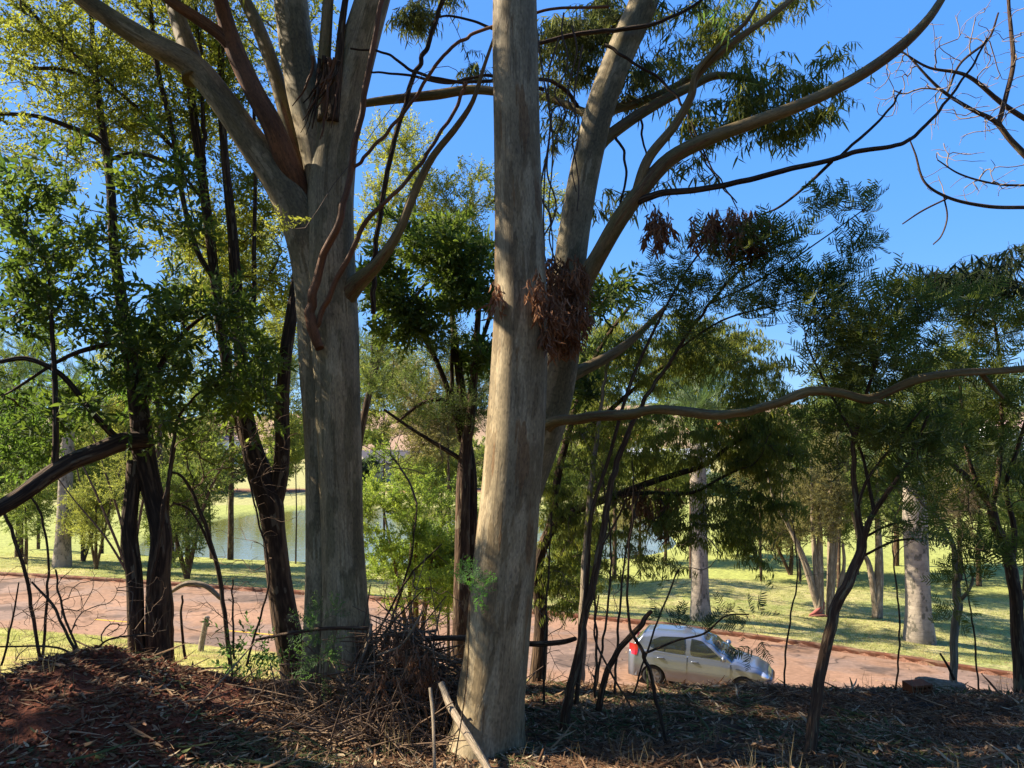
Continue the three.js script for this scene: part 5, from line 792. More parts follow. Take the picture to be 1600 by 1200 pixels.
// ================================================================ PARKED CAR
{
  const cx = 4.88, cz = -20.45, yaw = -0.345, f = V(Math.cos(yaw), 0, -Math.sin(yaw));
  const gy = (k) => EYE + yRoad(cx + f.x * k), pitch = Math.atan2(gy(1.2) - gy(-1.2), 2.4);
  const car = thing('parked_car', 'silver hatchback car parked on the red road below the bank', 'car', V(cx, (gy(1.2) + gy(-1.2)) / 2, cz));
  car.rotation.set(0, yaw, pitch, 'YZX'); car.scale.setScalar(0.91);
  const lerpT = (t, x) => { if (x <= t[0][0]) return t[0][1]; for (let i = 1; i < t.length; i++) if (x <= t[i][0]) return mixn(t[i - 1][1], t[i][1], sm((x - t[i - 1][0]) / (t[i][0] - t[i - 1][0]))); return t[t.length - 1][1]; };
  const yS = (x) => lerpT([[-1.94, 0.90], [-1.7, 0.985], [0.2, 0.945], [0.95, 0.90], [1.5, 0.80], [1.8, 0.69], [1.95, 0.56]], x);
  const Wd = (x) => lerpT([[-1.95, 0.66], [-1.75, 0.775], [-1.2, 0.82], [0.6, 0.82], [1.4, 0.79], [1.75, 0.70], [1.95, 0.50]], x);
  const wheels = [-1.22, 1.22], arch = (x, R) => { let b = 0.20; for (const w of wheels) if (Math.abs(x - w) < R) b = Math.max(b, 0.26 + Math.sqrt(R * R - (x - w) ** 2)); return b; };
  const sideK = (y, ys) => lerpT([[0.18, 0.90], [0.34, 0.975], [0.55, 1.0], [0.72, 0.985], [ys, 0.925]], y);
  const paint = new THREE.MeshPhysicalMaterial({ color: lin(0.155, 0.17, 0.20), metalness: 0.45, roughness: 0.32, clearcoat: 1, clearcoatRoughness: 0.05 });
  const black = std({ color: lin(0.018, 0.018, 0.02), roughness: 0.6 }), rubber = std({ color: lin(0.02, 0.02, 0.02), roughness: 0.9 });
  const tint = new THREE.MeshPhysicalMaterial({ color: lin(0.022, 0.026, 0.024), roughness: 0.04, clearcoat: 1, clearcoatRoughness: 0.02 });
  const screenG = new THREE.MeshPhysicalMaterial({ color: lin(0.05, 0.06, 0.065), roughness: 0.04, clearcoat: 1, clearcoatRoughness: 0.02 });
  const grid = (nu, nv, fn) => { const pos = [], idx = []; for (let i = 0; i <= nu; i++) for (let j = 0; j <= nv; j++) { const p = fn(i / nu, j / nv); pos.push(p[0], p[1], p[2]); } for (let i = 0; i < nu; i++) for (let j = 0; j < nv; j++) { const a = i * (nv + 1) + j; idx.push(a, a + 1, a + nv + 1, a + 1, a + nv + 2, a + nv + 1); } const g = new THREE.BufferGeometry(); g.setAttribute('position', new THREE.Float32BufferAttribute(pos, 3)); g.setIndex(idx); g.computeVertexNormals(); return g; };
  const lower = grid(156, 34, (a, b) => {
    const x = mixn(-1.95, 1.95, a), ys = yS(x), W = Wd(x), s = b * 2 - 1, q = Math.abs(s), lo = Math.min(arch(x, 0.35), ys - 0.03), sg = Math.sign(s) || 1;
    if (q > 0.42) { const y = mixn(ys, lo, (q - 0.42) / 0.58); return [x, y, sg * W * sideK(y, ys)]; }
    const t = q / 0.42, c = 0.055 * (1 - t * t * t) * ss(-1.95, -1.7, x) * ss(1.97, 1.6, x); return [x, ys + c, sg * W * 0.925 * t];
  });
  const caps = [-1.95, 1.95].map((x) => grid(6, 8, (a, b) => [x, mixn(0.2, yS(x), a), mixn(-1, 1, b) * Wd(x) * sideK(mixn(0.2, yS(x), a), yS(x)) * 0.999]));
  const yT = (x) => lerpT([[-1.9, 0.97], [-1.72, 1.22], [-1.52, 1.415], [-1.2, 1.475], [-0.5, 1.50], [0.05, 1.455], [0.3, 1.345], [0.66, 1.13], [1.0, 0.93]], x);
  const belt = (x) => yS(x) - 0.004, Wb = (x) => Wd(x) * 0.915, Wr = (x) => lerpT([[-1.9, 0.66], [-1.5, 0.585], [-0.6, 0.60], [0.2, 0.60], [1.0, 0.68]], x);
  const zSide = (x, y) => { const t = Math.max(0, Math.min(1, (y - belt(x)) / Math.max(0.05, 1.42 - belt(x)))); return mixn(Wb(x), Wr(x), t) + 0.02 * Math.sin(Math.PI * t); };
  const upper = grid(90, 28, (a, b) => {
    const x = mixn(-1.9, 1.0, a), top = Math.max(yT(x), belt(x) + 0.02), s = b * 2 - 1, q = Math.abs(s), sg = Math.sign(s) || 1, e = Math.max(belt(x), top - 0.075);
    if (q > 0.5) { const y = mixn(e, belt(x) - 0.02, (q - 0.5) / 0.5); return [x, y, sg * zSide(x, y)]; }
    const t = q / 0.5, ze = zSide(x, e); return [x, e + (top - e) * Math.sqrt(Math.max(0, 1 - Math.pow(t, 3.2))), sg * ze * t];
  });
  localPart('body', mergeGeometries([lower, upper, ...caps]), paint, car);
  const shapePatch = (pts, off, sd) => {
    const c = new THREE.CatmullRomCurve3(pts.map((p) => V(p[0], p[1], 0)), true, 'catmullrom', 0.12).getPoints(160), xs = c.map((p) => p.x), a0 = Math.min(...xs) + 1e-3, a1 = Math.max(...xs) - 1e-3;
    const span = (x) => { const ys = []; c.forEach((p, i) => { const q = c[(i + 1) % c.length]; if ((p.x - x) * (q.x - x) <= 0 && p.x !== q.x) ys.push(mixn(p.y, q.y, (x - p.x) / (q.x - p.x))); }); return [Math.min(...ys), Math.max(...ys)]; };
    return grid(40, 12, (a, b) => { const x = mixn(a0, a1, a), [l, h] = span(x), y = mixn(l, h, b); return [x, y, sd * (zSide(x, y) + off)]; });
  };
  for (const s of [1, -1]) {
    for (const [name, x0, x1, win] of [['front_door', -0.27, 0.86, [[-0.20, 0.985], [0.62, 0.965], [0.30, 1.22], [0.10, 1.36], [-0.20, 1.395]]], ['rear_door', -1.20, -0.30, [[-0.37, 0.99], [-1.16, 1.01], [-1.36, 1.10], [-1.26, 1.26], [-1.02, 1.365], [-0.37, 1.405]]]]) {
      const door = localPart(name, grid(18, 12, (a, b) => { const x = mixn(x0, x1, a), ys = yS(x), lo = Math.max(0.27, arch(x, 0.40)), y = mixn(lo, ys - 0.012, b), bump = 0.012 * Math.exp(-(((y - 0.80) / 0.03) ** 2)); return [x, y, s * (Wd(x) * sideK(y, ys) + 0.010 + bump)]; }), paint, car);
      localPart('window', shapePatch(win, 0.008, s), tint, door);
      const hx = x0 + 0.10, hg = tube(stations([[hx, 0.815, 0.012], [hx + 0.02, 0.82, 0.036], [hx + 0.14, 0.825, 0.036], [hx + 0.17, 0.822, 0.012]].map(([x, y, o]) => ({ p: V(x, y, s * (Wd(x) * sideK(y, yS(x)) + o)), r: 0.016 })), 0.02), { sides: 8 });
      localPart('handle', hg, paint, door);
      localPart('trim_strip', grid(10, 3, (a, b) => { const x = mixn(x0 + 0.02, x1 - 0.02, a), y = mixn(0.50, 0.56, b); return [x, Math.max(y, arch(x, 0.4)), s * (Wd(x) * sideK(y, yS(x)) + 0.02)]; }), paint, door);
    }
    const m = new THREE.SphereGeometry(1, 18, 12); m.scale(0.075, 0.085, 0.11); m.translate(0.70, 1.03, s * 0.93);
    const mir = localPart('mirror', m, paint, car);
    const g2 = new THREE.SphereGeometry(1, 14, 10); g2.scale(0.02, 0.07, 0.095); g2.translate(0.632, 1.03, s * 0.93); localPart('mirror_glass', g2, tint, mir);
    localPart('tail_light', grid(8, 10, (a, b) => { const y = mixn(0.80, 1.09, b), th = mixn(-0.1, 1, a), x = mixn(-1.905, -1.70 + 0.03 * Math.sin(b * 3.1), th), z = y > belt(x) ? zSide(x, y) : Wd(x) * sideK(y, yS(x)); return [x - 0.012 * (1 - a), y, s * (z + 0.014 - 0.03 * (1 - a))]; }), new THREE.MeshPhysicalMaterial({ color: lin(0.36, 0.008, 0.01), roughness: 0.12, clearcoat: 1 }), car);
    const hl = new THREE.SphereGeometry(1, 18, 12); hl.scale(0.20, 0.075, 0.13); hl.rotateZ(-0.35); hl.rotateY(s * -0.5); hl.translate(1.69, 0.655, s * 0.585);
    localPart('headlight', hl, new THREE.MeshPhysicalMaterial({ color: lin(0.6, 0.62, 0.64), metalness: 0.5, roughness: 0.1, clearcoat: 1 }), car);
    for (const wx of wheels) {
      const tyre = new THREE.TorusGeometry(0.235, 0.075, 14, 36); tyre.scale(1, 1, 1.15); tyre.translate(wx, 0.30, s * 0.70);
      const w = localPart('wheel', tyre, rubber, car); const parts = []; const disc = new THREE.CylinderGeometry(0.185, 0.185, 0.03, 28); disc.rotateX(Math.PI / 2); disc.translate(wx, 0.3, s * 0.745); parts.push(disc);
      for (let k = 0; k < 7; k++) { const b = new THREE.BoxGeometry(0.045, 0.15, 0.02); b.translate(0, 0.10, 0); b.rotateZ(k / 7 * 6.283); b.translate(wx, 0.3, s * 0.768); parts.push(b); }
      localPart('rim', mergeGeometries(parts), std({ color: lin(0.16, 0.16, 0.17), metalness: 0.5, roughness: 0.45 }), w);
    }
  }
  const scr = (x0, x1, w0, w1, off) => grid(12, 14, (a, b) => { const x = mixn(x0, x1, a), top = yT(x), e = Math.max(belt(x), top - 0.075), t = mixn(-1, 1, b) * mixn(w0, w1, a); const nx = off * 0.7, ny = Math.abs(off) * 0.7; return [x + nx, e + (top - e) * Math.sqrt(Math.max(0, 1 - Math.pow(Math.abs(t), 3.2))) + ny, zSide(x, e) * t]; });
  localPart('windscreen', scr(0.16, 0.92, 0.90, 0.90, 0.008), screenG, car);
  localPart('rear_window', scr(-1.80, -1.50, 0.86, 0.84, -0.008), tint, car);
  localPart('wiper', tube([{ p: V(0.93, 0.985, 0.45), r: 0.01 }, { p: V(0.86, 1.03, 0.0), r: 0.01 }, { p: V(0.82, 1.06, -0.2), r: 0.006 }], { sides: 5 }), black, car);
  localPart('cowl', grid(4, 12, (a, b) => { const x = mixn(0.90, 1.03, a); return [x, yS(x) + 0.058 * (1 - Math.abs(mixn(-1, 1, b)) ** 3) + 0.006, mixn(-0.62, 0.62, b)]; }), black, car);
  localPart('bonnet', grid(14, 14, (a, b) => { const x = mixn(1.02, 1.80, a), t = mixn(-0.86, 0.86, b); return [x, yS(x) + 0.055 * (1 - Math.abs(t) ** 3) * ss(1.97, 1.6, x) + 0.008, Wd(x) * 0.925 * t]; }), paint, car);
  const bm = (x, o) => grid(6, 24, (a, b) => { const y = mixn(0.24, 0.52, a), t = mixn(-1, 1, b), k = Math.abs(t); return [x + o * (1 - k ** 4) + Math.sign(o) * -0.25 * k ** 6, y, t * 0.76]; });
  localPart('rear_bumper', bm(-1.94, -0.06), paint, car); localPart('front_bumper', bm(1.93, 0.07), paint, car);
  const under = new THREE.BoxGeometry(3.4, 0.35, 1.3); under.translate(0, 0.38, 0); localPart('underbody', under, black, car);
}

// ================================================================ HOUSES ACROSS THE LAKE
function house(label, u, v, d, w, h, dep, wall, roof, turn, o = {}) {
  const foot = P(u, v, d); foot.y = ground(foot.x, foot.z); const up = Math.max(0, P(u, v, d).y - foot.y);
  const t = thing(o.name ?? 'house', label, o.cat ?? 'house', foot); t.rotation.y = turn;
  const H0 = h + up, wm = std({ color: lin(...wall), roughness: 0.9 }), rm = std({ color: lin(...roof), roughness: 0.9 });
  const b = new THREE.BoxGeometry(w, H0, dep); b.translate(0, H0 / 2, 0); localPart('wall', b, wm, t);
  const sh = new THREE.Shape(); const rh = o.rh ?? dep * 0.22; sh.moveTo(-dep / 2 - 0.6, -0.05); sh.lineTo(0, rh); sh.lineTo(dep / 2 + 0.6, -0.05); sh.lineTo(dep / 2 + 0.6, 0.15); sh.lineTo(0, rh + 0.25); sh.lineTo(-dep / 2 - 0.6, 0.15); sh.closePath();
  const rg = new THREE.ExtrudeGeometry(sh, { depth: w + 1.2, bevelEnabled: false }); rg.rotateY(Math.PI / 2); rg.translate(-w / 2 - 0.6, H0, 0); localPart('roof', rg, rm, t);
  const gable = new THREE.Shape([new THREE.Vector2(-dep / 2, 0), new THREE.Vector2(0, rh - 0.02), new THREE.Vector2(dep / 2, 0)]); for (const s of [-1, 1]) { const g = new THREE.ExtrudeGeometry(gable, { depth: 0.2, bevelEnabled: false }); g.rotateY(Math.PI / 2); g.translate(s * (w / 2 - 0.1) - 0.1, H0 - 0.03, 0); localPart('gable', g, wm, t); }
  const n = Math.max(2, Math.floor(w / 3.2)), gl = std({ color: lin(0.04, 0.05, 0.06), roughness: 0.1 });
  for (let i = 0; i < n; i++) { const x = (i + 0.5) / n * w - w / 2, fr = new THREE.BoxGeometry(1.5, 1.3, 0.12); fr.translate(x, H0 - 1.5, dep / 2 + 0.03); const f = localPart('window', fr, std({ color: lin(0.5, 0.48, 0.44), roughness: 0.7 }), t); const g = new THREE.BoxGeometry(1.26, 1.06, 0.06); g.translate(x, H0 - 1.5, dep / 2 + 0.08); localPart('pane', g, gl, f); }
}
house('low house with grey pitched roof across the lake, seen between the gum trunks', 610, 742, 165, 13, 2.6, 11, [0.26, 0.24, 0.21], [0.11, 0.095, 0.095], 0.5);
house('long white building across the lake, seen through the dark right tree', 1045, 738, 170, 17, 3.0, 9, [0.78, 0.76, 0.72], [0.55, 0.56, 0.58], -0.15);
house('house with bright orange tiled roof above the long low limb', 1125, 690, 260, 16, 4.0, 13, [0.6, 0.55, 0.48], [0.56, 0.17, 0.07], 0.2, { rh: 4 });
house('small house with dull orange roof left of the bright orange roof', 980, 706, 220, 9, 3.5, 9, [0.62, 0.54, 0.46], [0.50, 0.20, 0.10], -0.3);
house('pale house with terracotta roof behind the right feathery trees', 1195, 705, 210, 15, 3.4, 10, [0.78, 0.74, 0.7], [0.42, 0.22, 0.15], 0.1);
house('white house with two windows low behind the right edge trees', 1508, 722, 150, 7, 3.2, 7, [0.8, 0.79, 0.78], [0.45, 0.4, 0.38], 0.3);
house('white house near the right edge of the photograph on the rise', 1580, 690, 200, 12, 3.4, 9, [0.8, 0.78, 0.75], [0.4, 0.25, 0.2], -0.2);
house('pale house with low roof seen past the forked trunk', 340, 705, 230, 13, 3.2, 9, [0.7, 0.68, 0.64], [0.35, 0.22, 0.17], 0.2);

// ================================================================ SMALL THINGS ON THE GROUND
const oneStick = (name, label, cat, pts, mat, o = {}) => { const c = ctrlOf(pts), base = c[0].p.clone(); const t = tag(new THREE.Mesh(tube(stations(c, 0.05), { sides: o.sides ?? 7, rough: o.rough ?? 0.12, seed: pts[0][0] * 0.01, nf: 4 }).translate(-base.x, -base.y, -base.z), mat), label, cat, o.group); t.name = numbered(name); t.position.copy(base); shadows(t); scene.add(t); return t; };
oneStick('fallen_branch', 'long pale fallen branch lying at the foot of the thick gum, pointing at the camera', 'branch', [[690, 1068, 5.9, 11], [702, 1100, 5.75, 12], [722, 1135, 5.45, 12], [745, 1172, 5.2, 12], [770, 1215, 4.95, 12]], barkPale);
oneStick('fallen_branch', 'thinner pale stick standing beside the long fallen branch', 'branch', [[672, 1075, 5.7, 6], [676, 1110, 5.6, 6], [678, 1160, 5.4, 5], [679, 1205, 5.2, 5]], barkPale);
oneStick('fallen_branch', 'horizontal dark branch across the debris pile between the gum trunks', 'branch', [[604, 990, 7.2, 8], [650, 997, 6.9, 9], [690, 997, 6.7, 9], [735, 996, 6.4, 9]], barkMid);
oneStick('fallen_branch', 'horizontal branch crossing in front of the left gum base', 'branch', [[400, 1000, 6.7, 4], [450, 990, 6.6, 5], [510, 982, 6.5, 6], [575, 982, 6.6, 6]], barkMid);
oneStick('fallen_branch', 'short dark branch jutting right from behind the thick gum foot', 'branch', [[805, 1003, 6.4, 8], [840, 1006, 6.3, 9], [880, 1003, 6.3, 8], [899, 998, 6.2, 7]], barkDark);
oneStick('fallen_branch', 'thin leaning stick across the debris below the left gum', 'branch', [[534, 1120, 6.4, 6], [552, 1060, 6.5, 6], [572, 1010, 6.6, 6], [580, 975, 6.7, 5]], barkPale);
oneStick('fallen_branch', 'slim curved stick low across the middle of the debris', 'branch', [[590, 1024, 6.4, 4], [625, 1010, 6.3, 4], [642, 988, 6.2, 4], [660, 955, 6.2, 3]], barkPale);
oneStick('fallen_branch', 'dark stick leaning against the sapling beside the old stump', 'branch', [[1491, 1062, 7.8, 5], [1482, 1042, 7.8, 4], [1469, 1021, 7.8, 3]], barkDark);
oneStick('fallen_branch', 'grey arched branch behind the twin trunks, bending to the right', 'branch', [[266, 925, 10, 6], [290, 912, 10, 8], [320, 915, 10, 8], [345, 935, 10, 7]], barkPale);
// bare stems on the left
const bare = (label, pts, blobs, o = {}) => tree('bare_shrub', label, 'shrub', setOn(pts[0][0], pts[0][2]), [{ name: 'stem', pts, wob: 0.009 }, ...(o.more ?? []).map((p) => ({ name: 'stem', pts: p, wob: 0.007 }))], [{ kind: null, blobs, seg: 0.1, tip: 0.002, rootBias: 0.95, gap: 0.2, arch: 0.02 }, ...(o.crowns ?? [])], { bark: barkMid, twigMat: o.twig ?? deadTwig });
bare('thin bare stems rising from the far left side of the red mound', [[66, 1050, 6.9, 5.5], [52, 960, 6.9, 6.2], [35, 880, 6.9, 6.2], [10, 810, 6.9, 5.5], [0, 780, 6.9, 3.9]], [[60, 960, 70, 60, 6.9, 0.4, 64], [20, 880, 40, 60, 6.9, 0.3, 26]], { more: [[[66, 1050, 6.9, 4.7], [72, 960, 6.9, 4.7], [75, 880, 6.9, 3.9], [62, 800, 6.9, 3.9], [45, 770, 6.9, 3.1]], [[2, 1040, 6.6, 3.9], [15, 990, 6.6, 3.9], [30, 910, 6.6, 2.3]]] });
bare('leaning bare stem with many dead twigs on top of the red mound', [[132, 1035, 6.3, 5.5], [110, 1000, 6.3, 4.7], [85, 950, 6.35, 4.7], [50, 910, 6.4, 3.1]], [[180, 940, 90, 50, 6.5, 0.4, 96], [110, 920, 60, 60, 6.4, 0.4, 42], [60, 990, 60, 40, 6.3, 0.4, 38], [200, 1000, 60, 30, 6.3, 0.3, 29]], { more: [[[132, 1036, 6.3, 3.9], [100, 960, 6.3, 3.9], [86, 890, 6.3, 3.1]], [[128, 1032, 6.3, 3.1], [90, 1012, 6.2, 3.1], [0, 1010, 6.1, 2.3]], [[130, 1034, 6.3, 3.1], [170, 1000, 6.2, 3.1], [215, 992, 6.15, 2.3], [260, 985, 6.1, 1.6]]] });
bare('slim brown stems just right of the twin dark trunks', [[268, 1035, 8.0, 9.4], [268, 960, 8.0, 7.0], [262, 880, 8, 6.2], [262, 780, 8, 6.2], [272, 700, 8, 3.9]], [[320, 760, 60, 60, 8.2, 0.4, 48], [300, 660, 60, 40, 8.2, 0.4, 32]], { more: [[[290, 1030, 8.1, 4.7], [283, 960, 8.1, 3.9], [286, 930, 8.1, 3.1]], [[240, 985, 7.1, 7.0], [232, 930, 7.1, 7.0], [246, 860, 7.1, 7.0], [256, 790, 7.1, 7.0], [268, 720, 7.1, 6.2], [280, 650, 7.1, 4.7], [330, 600, 7.1, 3.1], [400, 560, 7.2, 2.3]]] });
bare('curved pale stem bowing over to the left beside the forked trunk', [[360, 1040, 8.0, 7.0], [352, 960, 8.0, 7.0], [338, 880, 8, 7.0], [320, 820, 8, 6.2], [300, 770, 8, 5.5], [282, 742, 8, 3.9], [265, 738, 8, 3.1]], [[340, 700, 60, 60, 8.1, 0.4, 64], [380, 940, 40, 50, 8, 0.4, 32], [330, 960, 50, 50, 7.9, 0.4, 38]], { more: [[[366, 1030, 7.7, 3.9], [364, 960, 7.7, 3.1], [363, 905, 7.7, 2.3]], [[338, 880, 8, 4.7], [300, 800, 8, 3.9], [270, 785, 8, 3.1]]], crowns: [{ kind: 'shrub', blobs: [[310, 720, 50, 60, 8.4, 0.4, 32], [380, 720, 30, 40, 8.4, 0.4, 13]], per: 2, scale: 0.9, ...GG }] });
bare('fine reddish bare twigs hanging in front of the forked trunk', [[385, 1040, 7.6, 3.9], [420, 900, 7.6, 3.1], [400, 800, 7.6, 3.1], [380, 700, 7.6, 2.3]], [[400, 680, 70, 70, 7.7, 0.4, 96], [440, 760, 50, 60, 7.7, 0.4, 48], [330, 650, 60, 40, 7.7, 0.4, 48], [390, 860, 60, 50, 7.7, 0.4, 38]]);
bare('tangle of thin twigs above the debris pile between the gum trunks', [[600, 1040, 7.4, 4.7], [615, 960, 7.4, 3.9], [640, 880, 7.4, 3.1], [650, 800, 7.5, 2.3]], [[630, 930, 70, 50, 7.4, 0.4, 96], [680, 960, 60, 40, 7.3, 0.4, 64], [600, 690, 60, 60, 8, 0.4, 64], [650, 700, 60, 50, 8.2, 0.4, 48]], { more: [[[585, 1000, 7.3, 3.9], [640, 900, 7.3, 3.1], [690, 850, 7.3, 2.3]]] });
bare('thin dark stems rising behind the foot of the thick gum', [[850, 1100, 6.6, 3.9], [852, 1010, 6.6, 3.9], [856, 900, 6.6, 3.1], [862, 800, 6.6, 2.3]], [[870, 960, 40, 70, 6.6, 0.3, 38], [900, 1060, 50, 50, 6.4, 0.3, 48]], { more: [[[930, 1090, 6.2, 3.9], [932, 1000, 6.2, 3.9], [925, 900, 6.2, 3.1]], [[1000, 1130, 5.9, 2.3], [960, 1060, 5.9, 3.1], [930, 1000, 6.0, 3.1], [935, 930, 6, 2.3]]] });
bare('web of fine bare twigs and thin stems above the bank, left of the car', [[960, 1120, 7.4, 4], [965, 1000, 7.4, 4], [975, 880, 7.5, 3], [1000, 760, 7.6, 2.5]], [[950, 880, 90, 110, 7.7, 0.5, 80], [1050, 880, 80, 70, 7.8, 0.5, 50], [930, 720, 70, 80, 7.7, 0.5, 40]], { more: [[[925, 1110, 7.3, 4], [945, 980, 7.3, 3.5], [955, 860, 7.4, 3], [940, 740, 7.5, 2.5]], [[985, 1100, 7.4, 3], [1020, 990, 7.4, 3], [1060, 890, 7.5, 2.5]]] });
bare('fine dead twigs standing behind the mimosa sapling on the right bank', [[1225, 1100, 7.6, 3], [1230, 1000, 7.6, 3], [1245, 900, 7.6, 2.5], [1240, 820, 7.6, 2]], [[1240, 860, 80, 80, 7.7, 0.5, 44], [1400, 800, 80, 70, 7.8, 0.5, 36], [1500, 860, 60, 60, 7.8, 0.4, 24]], { more: [[[1400, 1090, 7.7, 3], [1405, 980, 7.7, 3], [1395, 860, 7.7, 2.5]], [[1530, 1090, 7.8, 3], [1520, 980, 7.8, 3], [1505, 880, 7.8, 2]]] });
// hanging vines by the leaning gum
{
  const r = RNG(910);
  [[852, 40, 560], [858, 170, 520], [866, 60, 430], [893, 40, 300], [905, 70, 330], [848, 240, 480], [880, 20, 240]].forEach(([u, v0, v1], i) => {
    const pts = []; for (let k = 0; k <= 7; k++) pts.push([u + r.n() * 9 + (i % 2 ? 1 : -1) * k * 1.2, mixn(v0, v1, k / 7), 6.5, 3.2 - 0.15 * k]);
    oneStick('hanging_vine', ['longest brown vine hanging close along the right side of the thick gum', 'brown vine ending beside the dead leaf clump near the thick gum', 'brown vine hanging from the top into the dead leaf clump', 'short brown vine hanging in front of the leaning gum trunk', 'brown vine hanging lowest in front of the leaning gum trunk', 'brown vine starting low, touching the edge of the thick gum', 'shortest brown vine at the top between thick and leaning gums'][i], 'vine', pts, barkTwig, { group: 'vines hanging beside the leaning gum', sides: 5 });
  });
}
{ // peeling strips in the fork of the left gum
  const t = thing('peeling_bark', 'long brown strips of peeled bark hanging in the fork of the left gum', 'bark strips', P(510, 90, 6.6)), r = RNG(77);
  for (let i = 0; i < 16; i++) {
    const u = 508 + r.n() * 20, v = 92 + r.n() * 8, L = r.r(50, 125), dx = -6 - r() * 30, st = [];
    for (let k = 0; k <= 8; k++) { const q = k / 8; st.push({ p: P(u + dx * q * q + r.n() * 1.5, v + L * q, 6.62 - 0.06 * r() + 0.03 * q), r: PX(2.4 + (i % 4) * 0.5, 6.6) * (1 - 0.75 * q) }); }
    part('strip', tube(st, { sides: 5, shape: (th) => 0.35 + 0.65 * Math.abs(Math.cos(th)) }), i % 3 ? barkRed : barkDark, t);
  }
}
{ // brush pile between the gum trunks
  const r = RNG(606), pale = [], dark = [], t = thing('brush_pile', 'heap of fallen bark strips, sticks and dead leaves between the two main gums', 'debris pile', setOn(650, 6.6));
  for (let i = 0; i < 1700; i++) {
    const d = r.r(5.7, 7.5), u = (i % 3 ? 640 : 560) + r.n() * (i % 3 ? 105 : 170), x = (u - 800) / F * d, hump = (0.72 * Math.exp(-(((u - 645) / 85) ** 2)) + 0.34 * Math.exp(-(((u - 545) / 50) ** 2))) * Math.exp(-(((d - 6.8) / 0.6) ** 2)), y = ground(x, -d) + r() * (hump + 0.05);
    const L = r.r(0.12, 0.7) * (r() < 0.16 ? 1.9 : 1), a = r() * 6.28, el = r() < 0.34 ? r.r(0.4, 1.3) : r.r(-0.2, 0.45), dir = V(Math.cos(a) * Math.cos(el), Math.sin(el), Math.sin(a) * Math.cos(el) * 0.7), p0 = V(x, y, -d), rr = r.r(0.002, 0.011), st = [];
    const bend = V(r.n(), r.n() * 0.5, r.n()).multiplyScalar(0.12 * L); for (let k = 0; k <= 4; k++) { const q = k / 4; st.push({ p: p0.clone().addScaledVector(dir, L * (q - 0.4)).addScaledVector(bend, q * q), r: rr * (1 - 0.5 * q) }); }
    (r() < 0.4 ? pale : dark).push(tube(st, { sides: 5, shape: r() < 0.5 ? (th) => 0.3 + 0.9 * Math.abs(Math.cos(th)) : undefined }));
  }
  part('sticks', mergeGeometries(dark), deadTwig, t, 'stuff'); part('bark_strips', mergeGeometries(pale), std({ color: lin(0.21, 0.135, 0.078), roughness: 0.95 }), t, 'stuff');
  const spots = []; for (let i = 0; i < 260; i++) { const d = r.r(6.0, 7.3), u = 650 + r.n() * 85, x = (u - 800) / F * d; spots.push({ p: V(x, ground(x, -d) + r() * 0.75 * Math.exp(-(((u - 640) / 75) ** 2)), -d), dir: V(0, 1, 0) }); }
  foliage('dead', spots, 33, t, 0.6, 'dead_leaves');
}
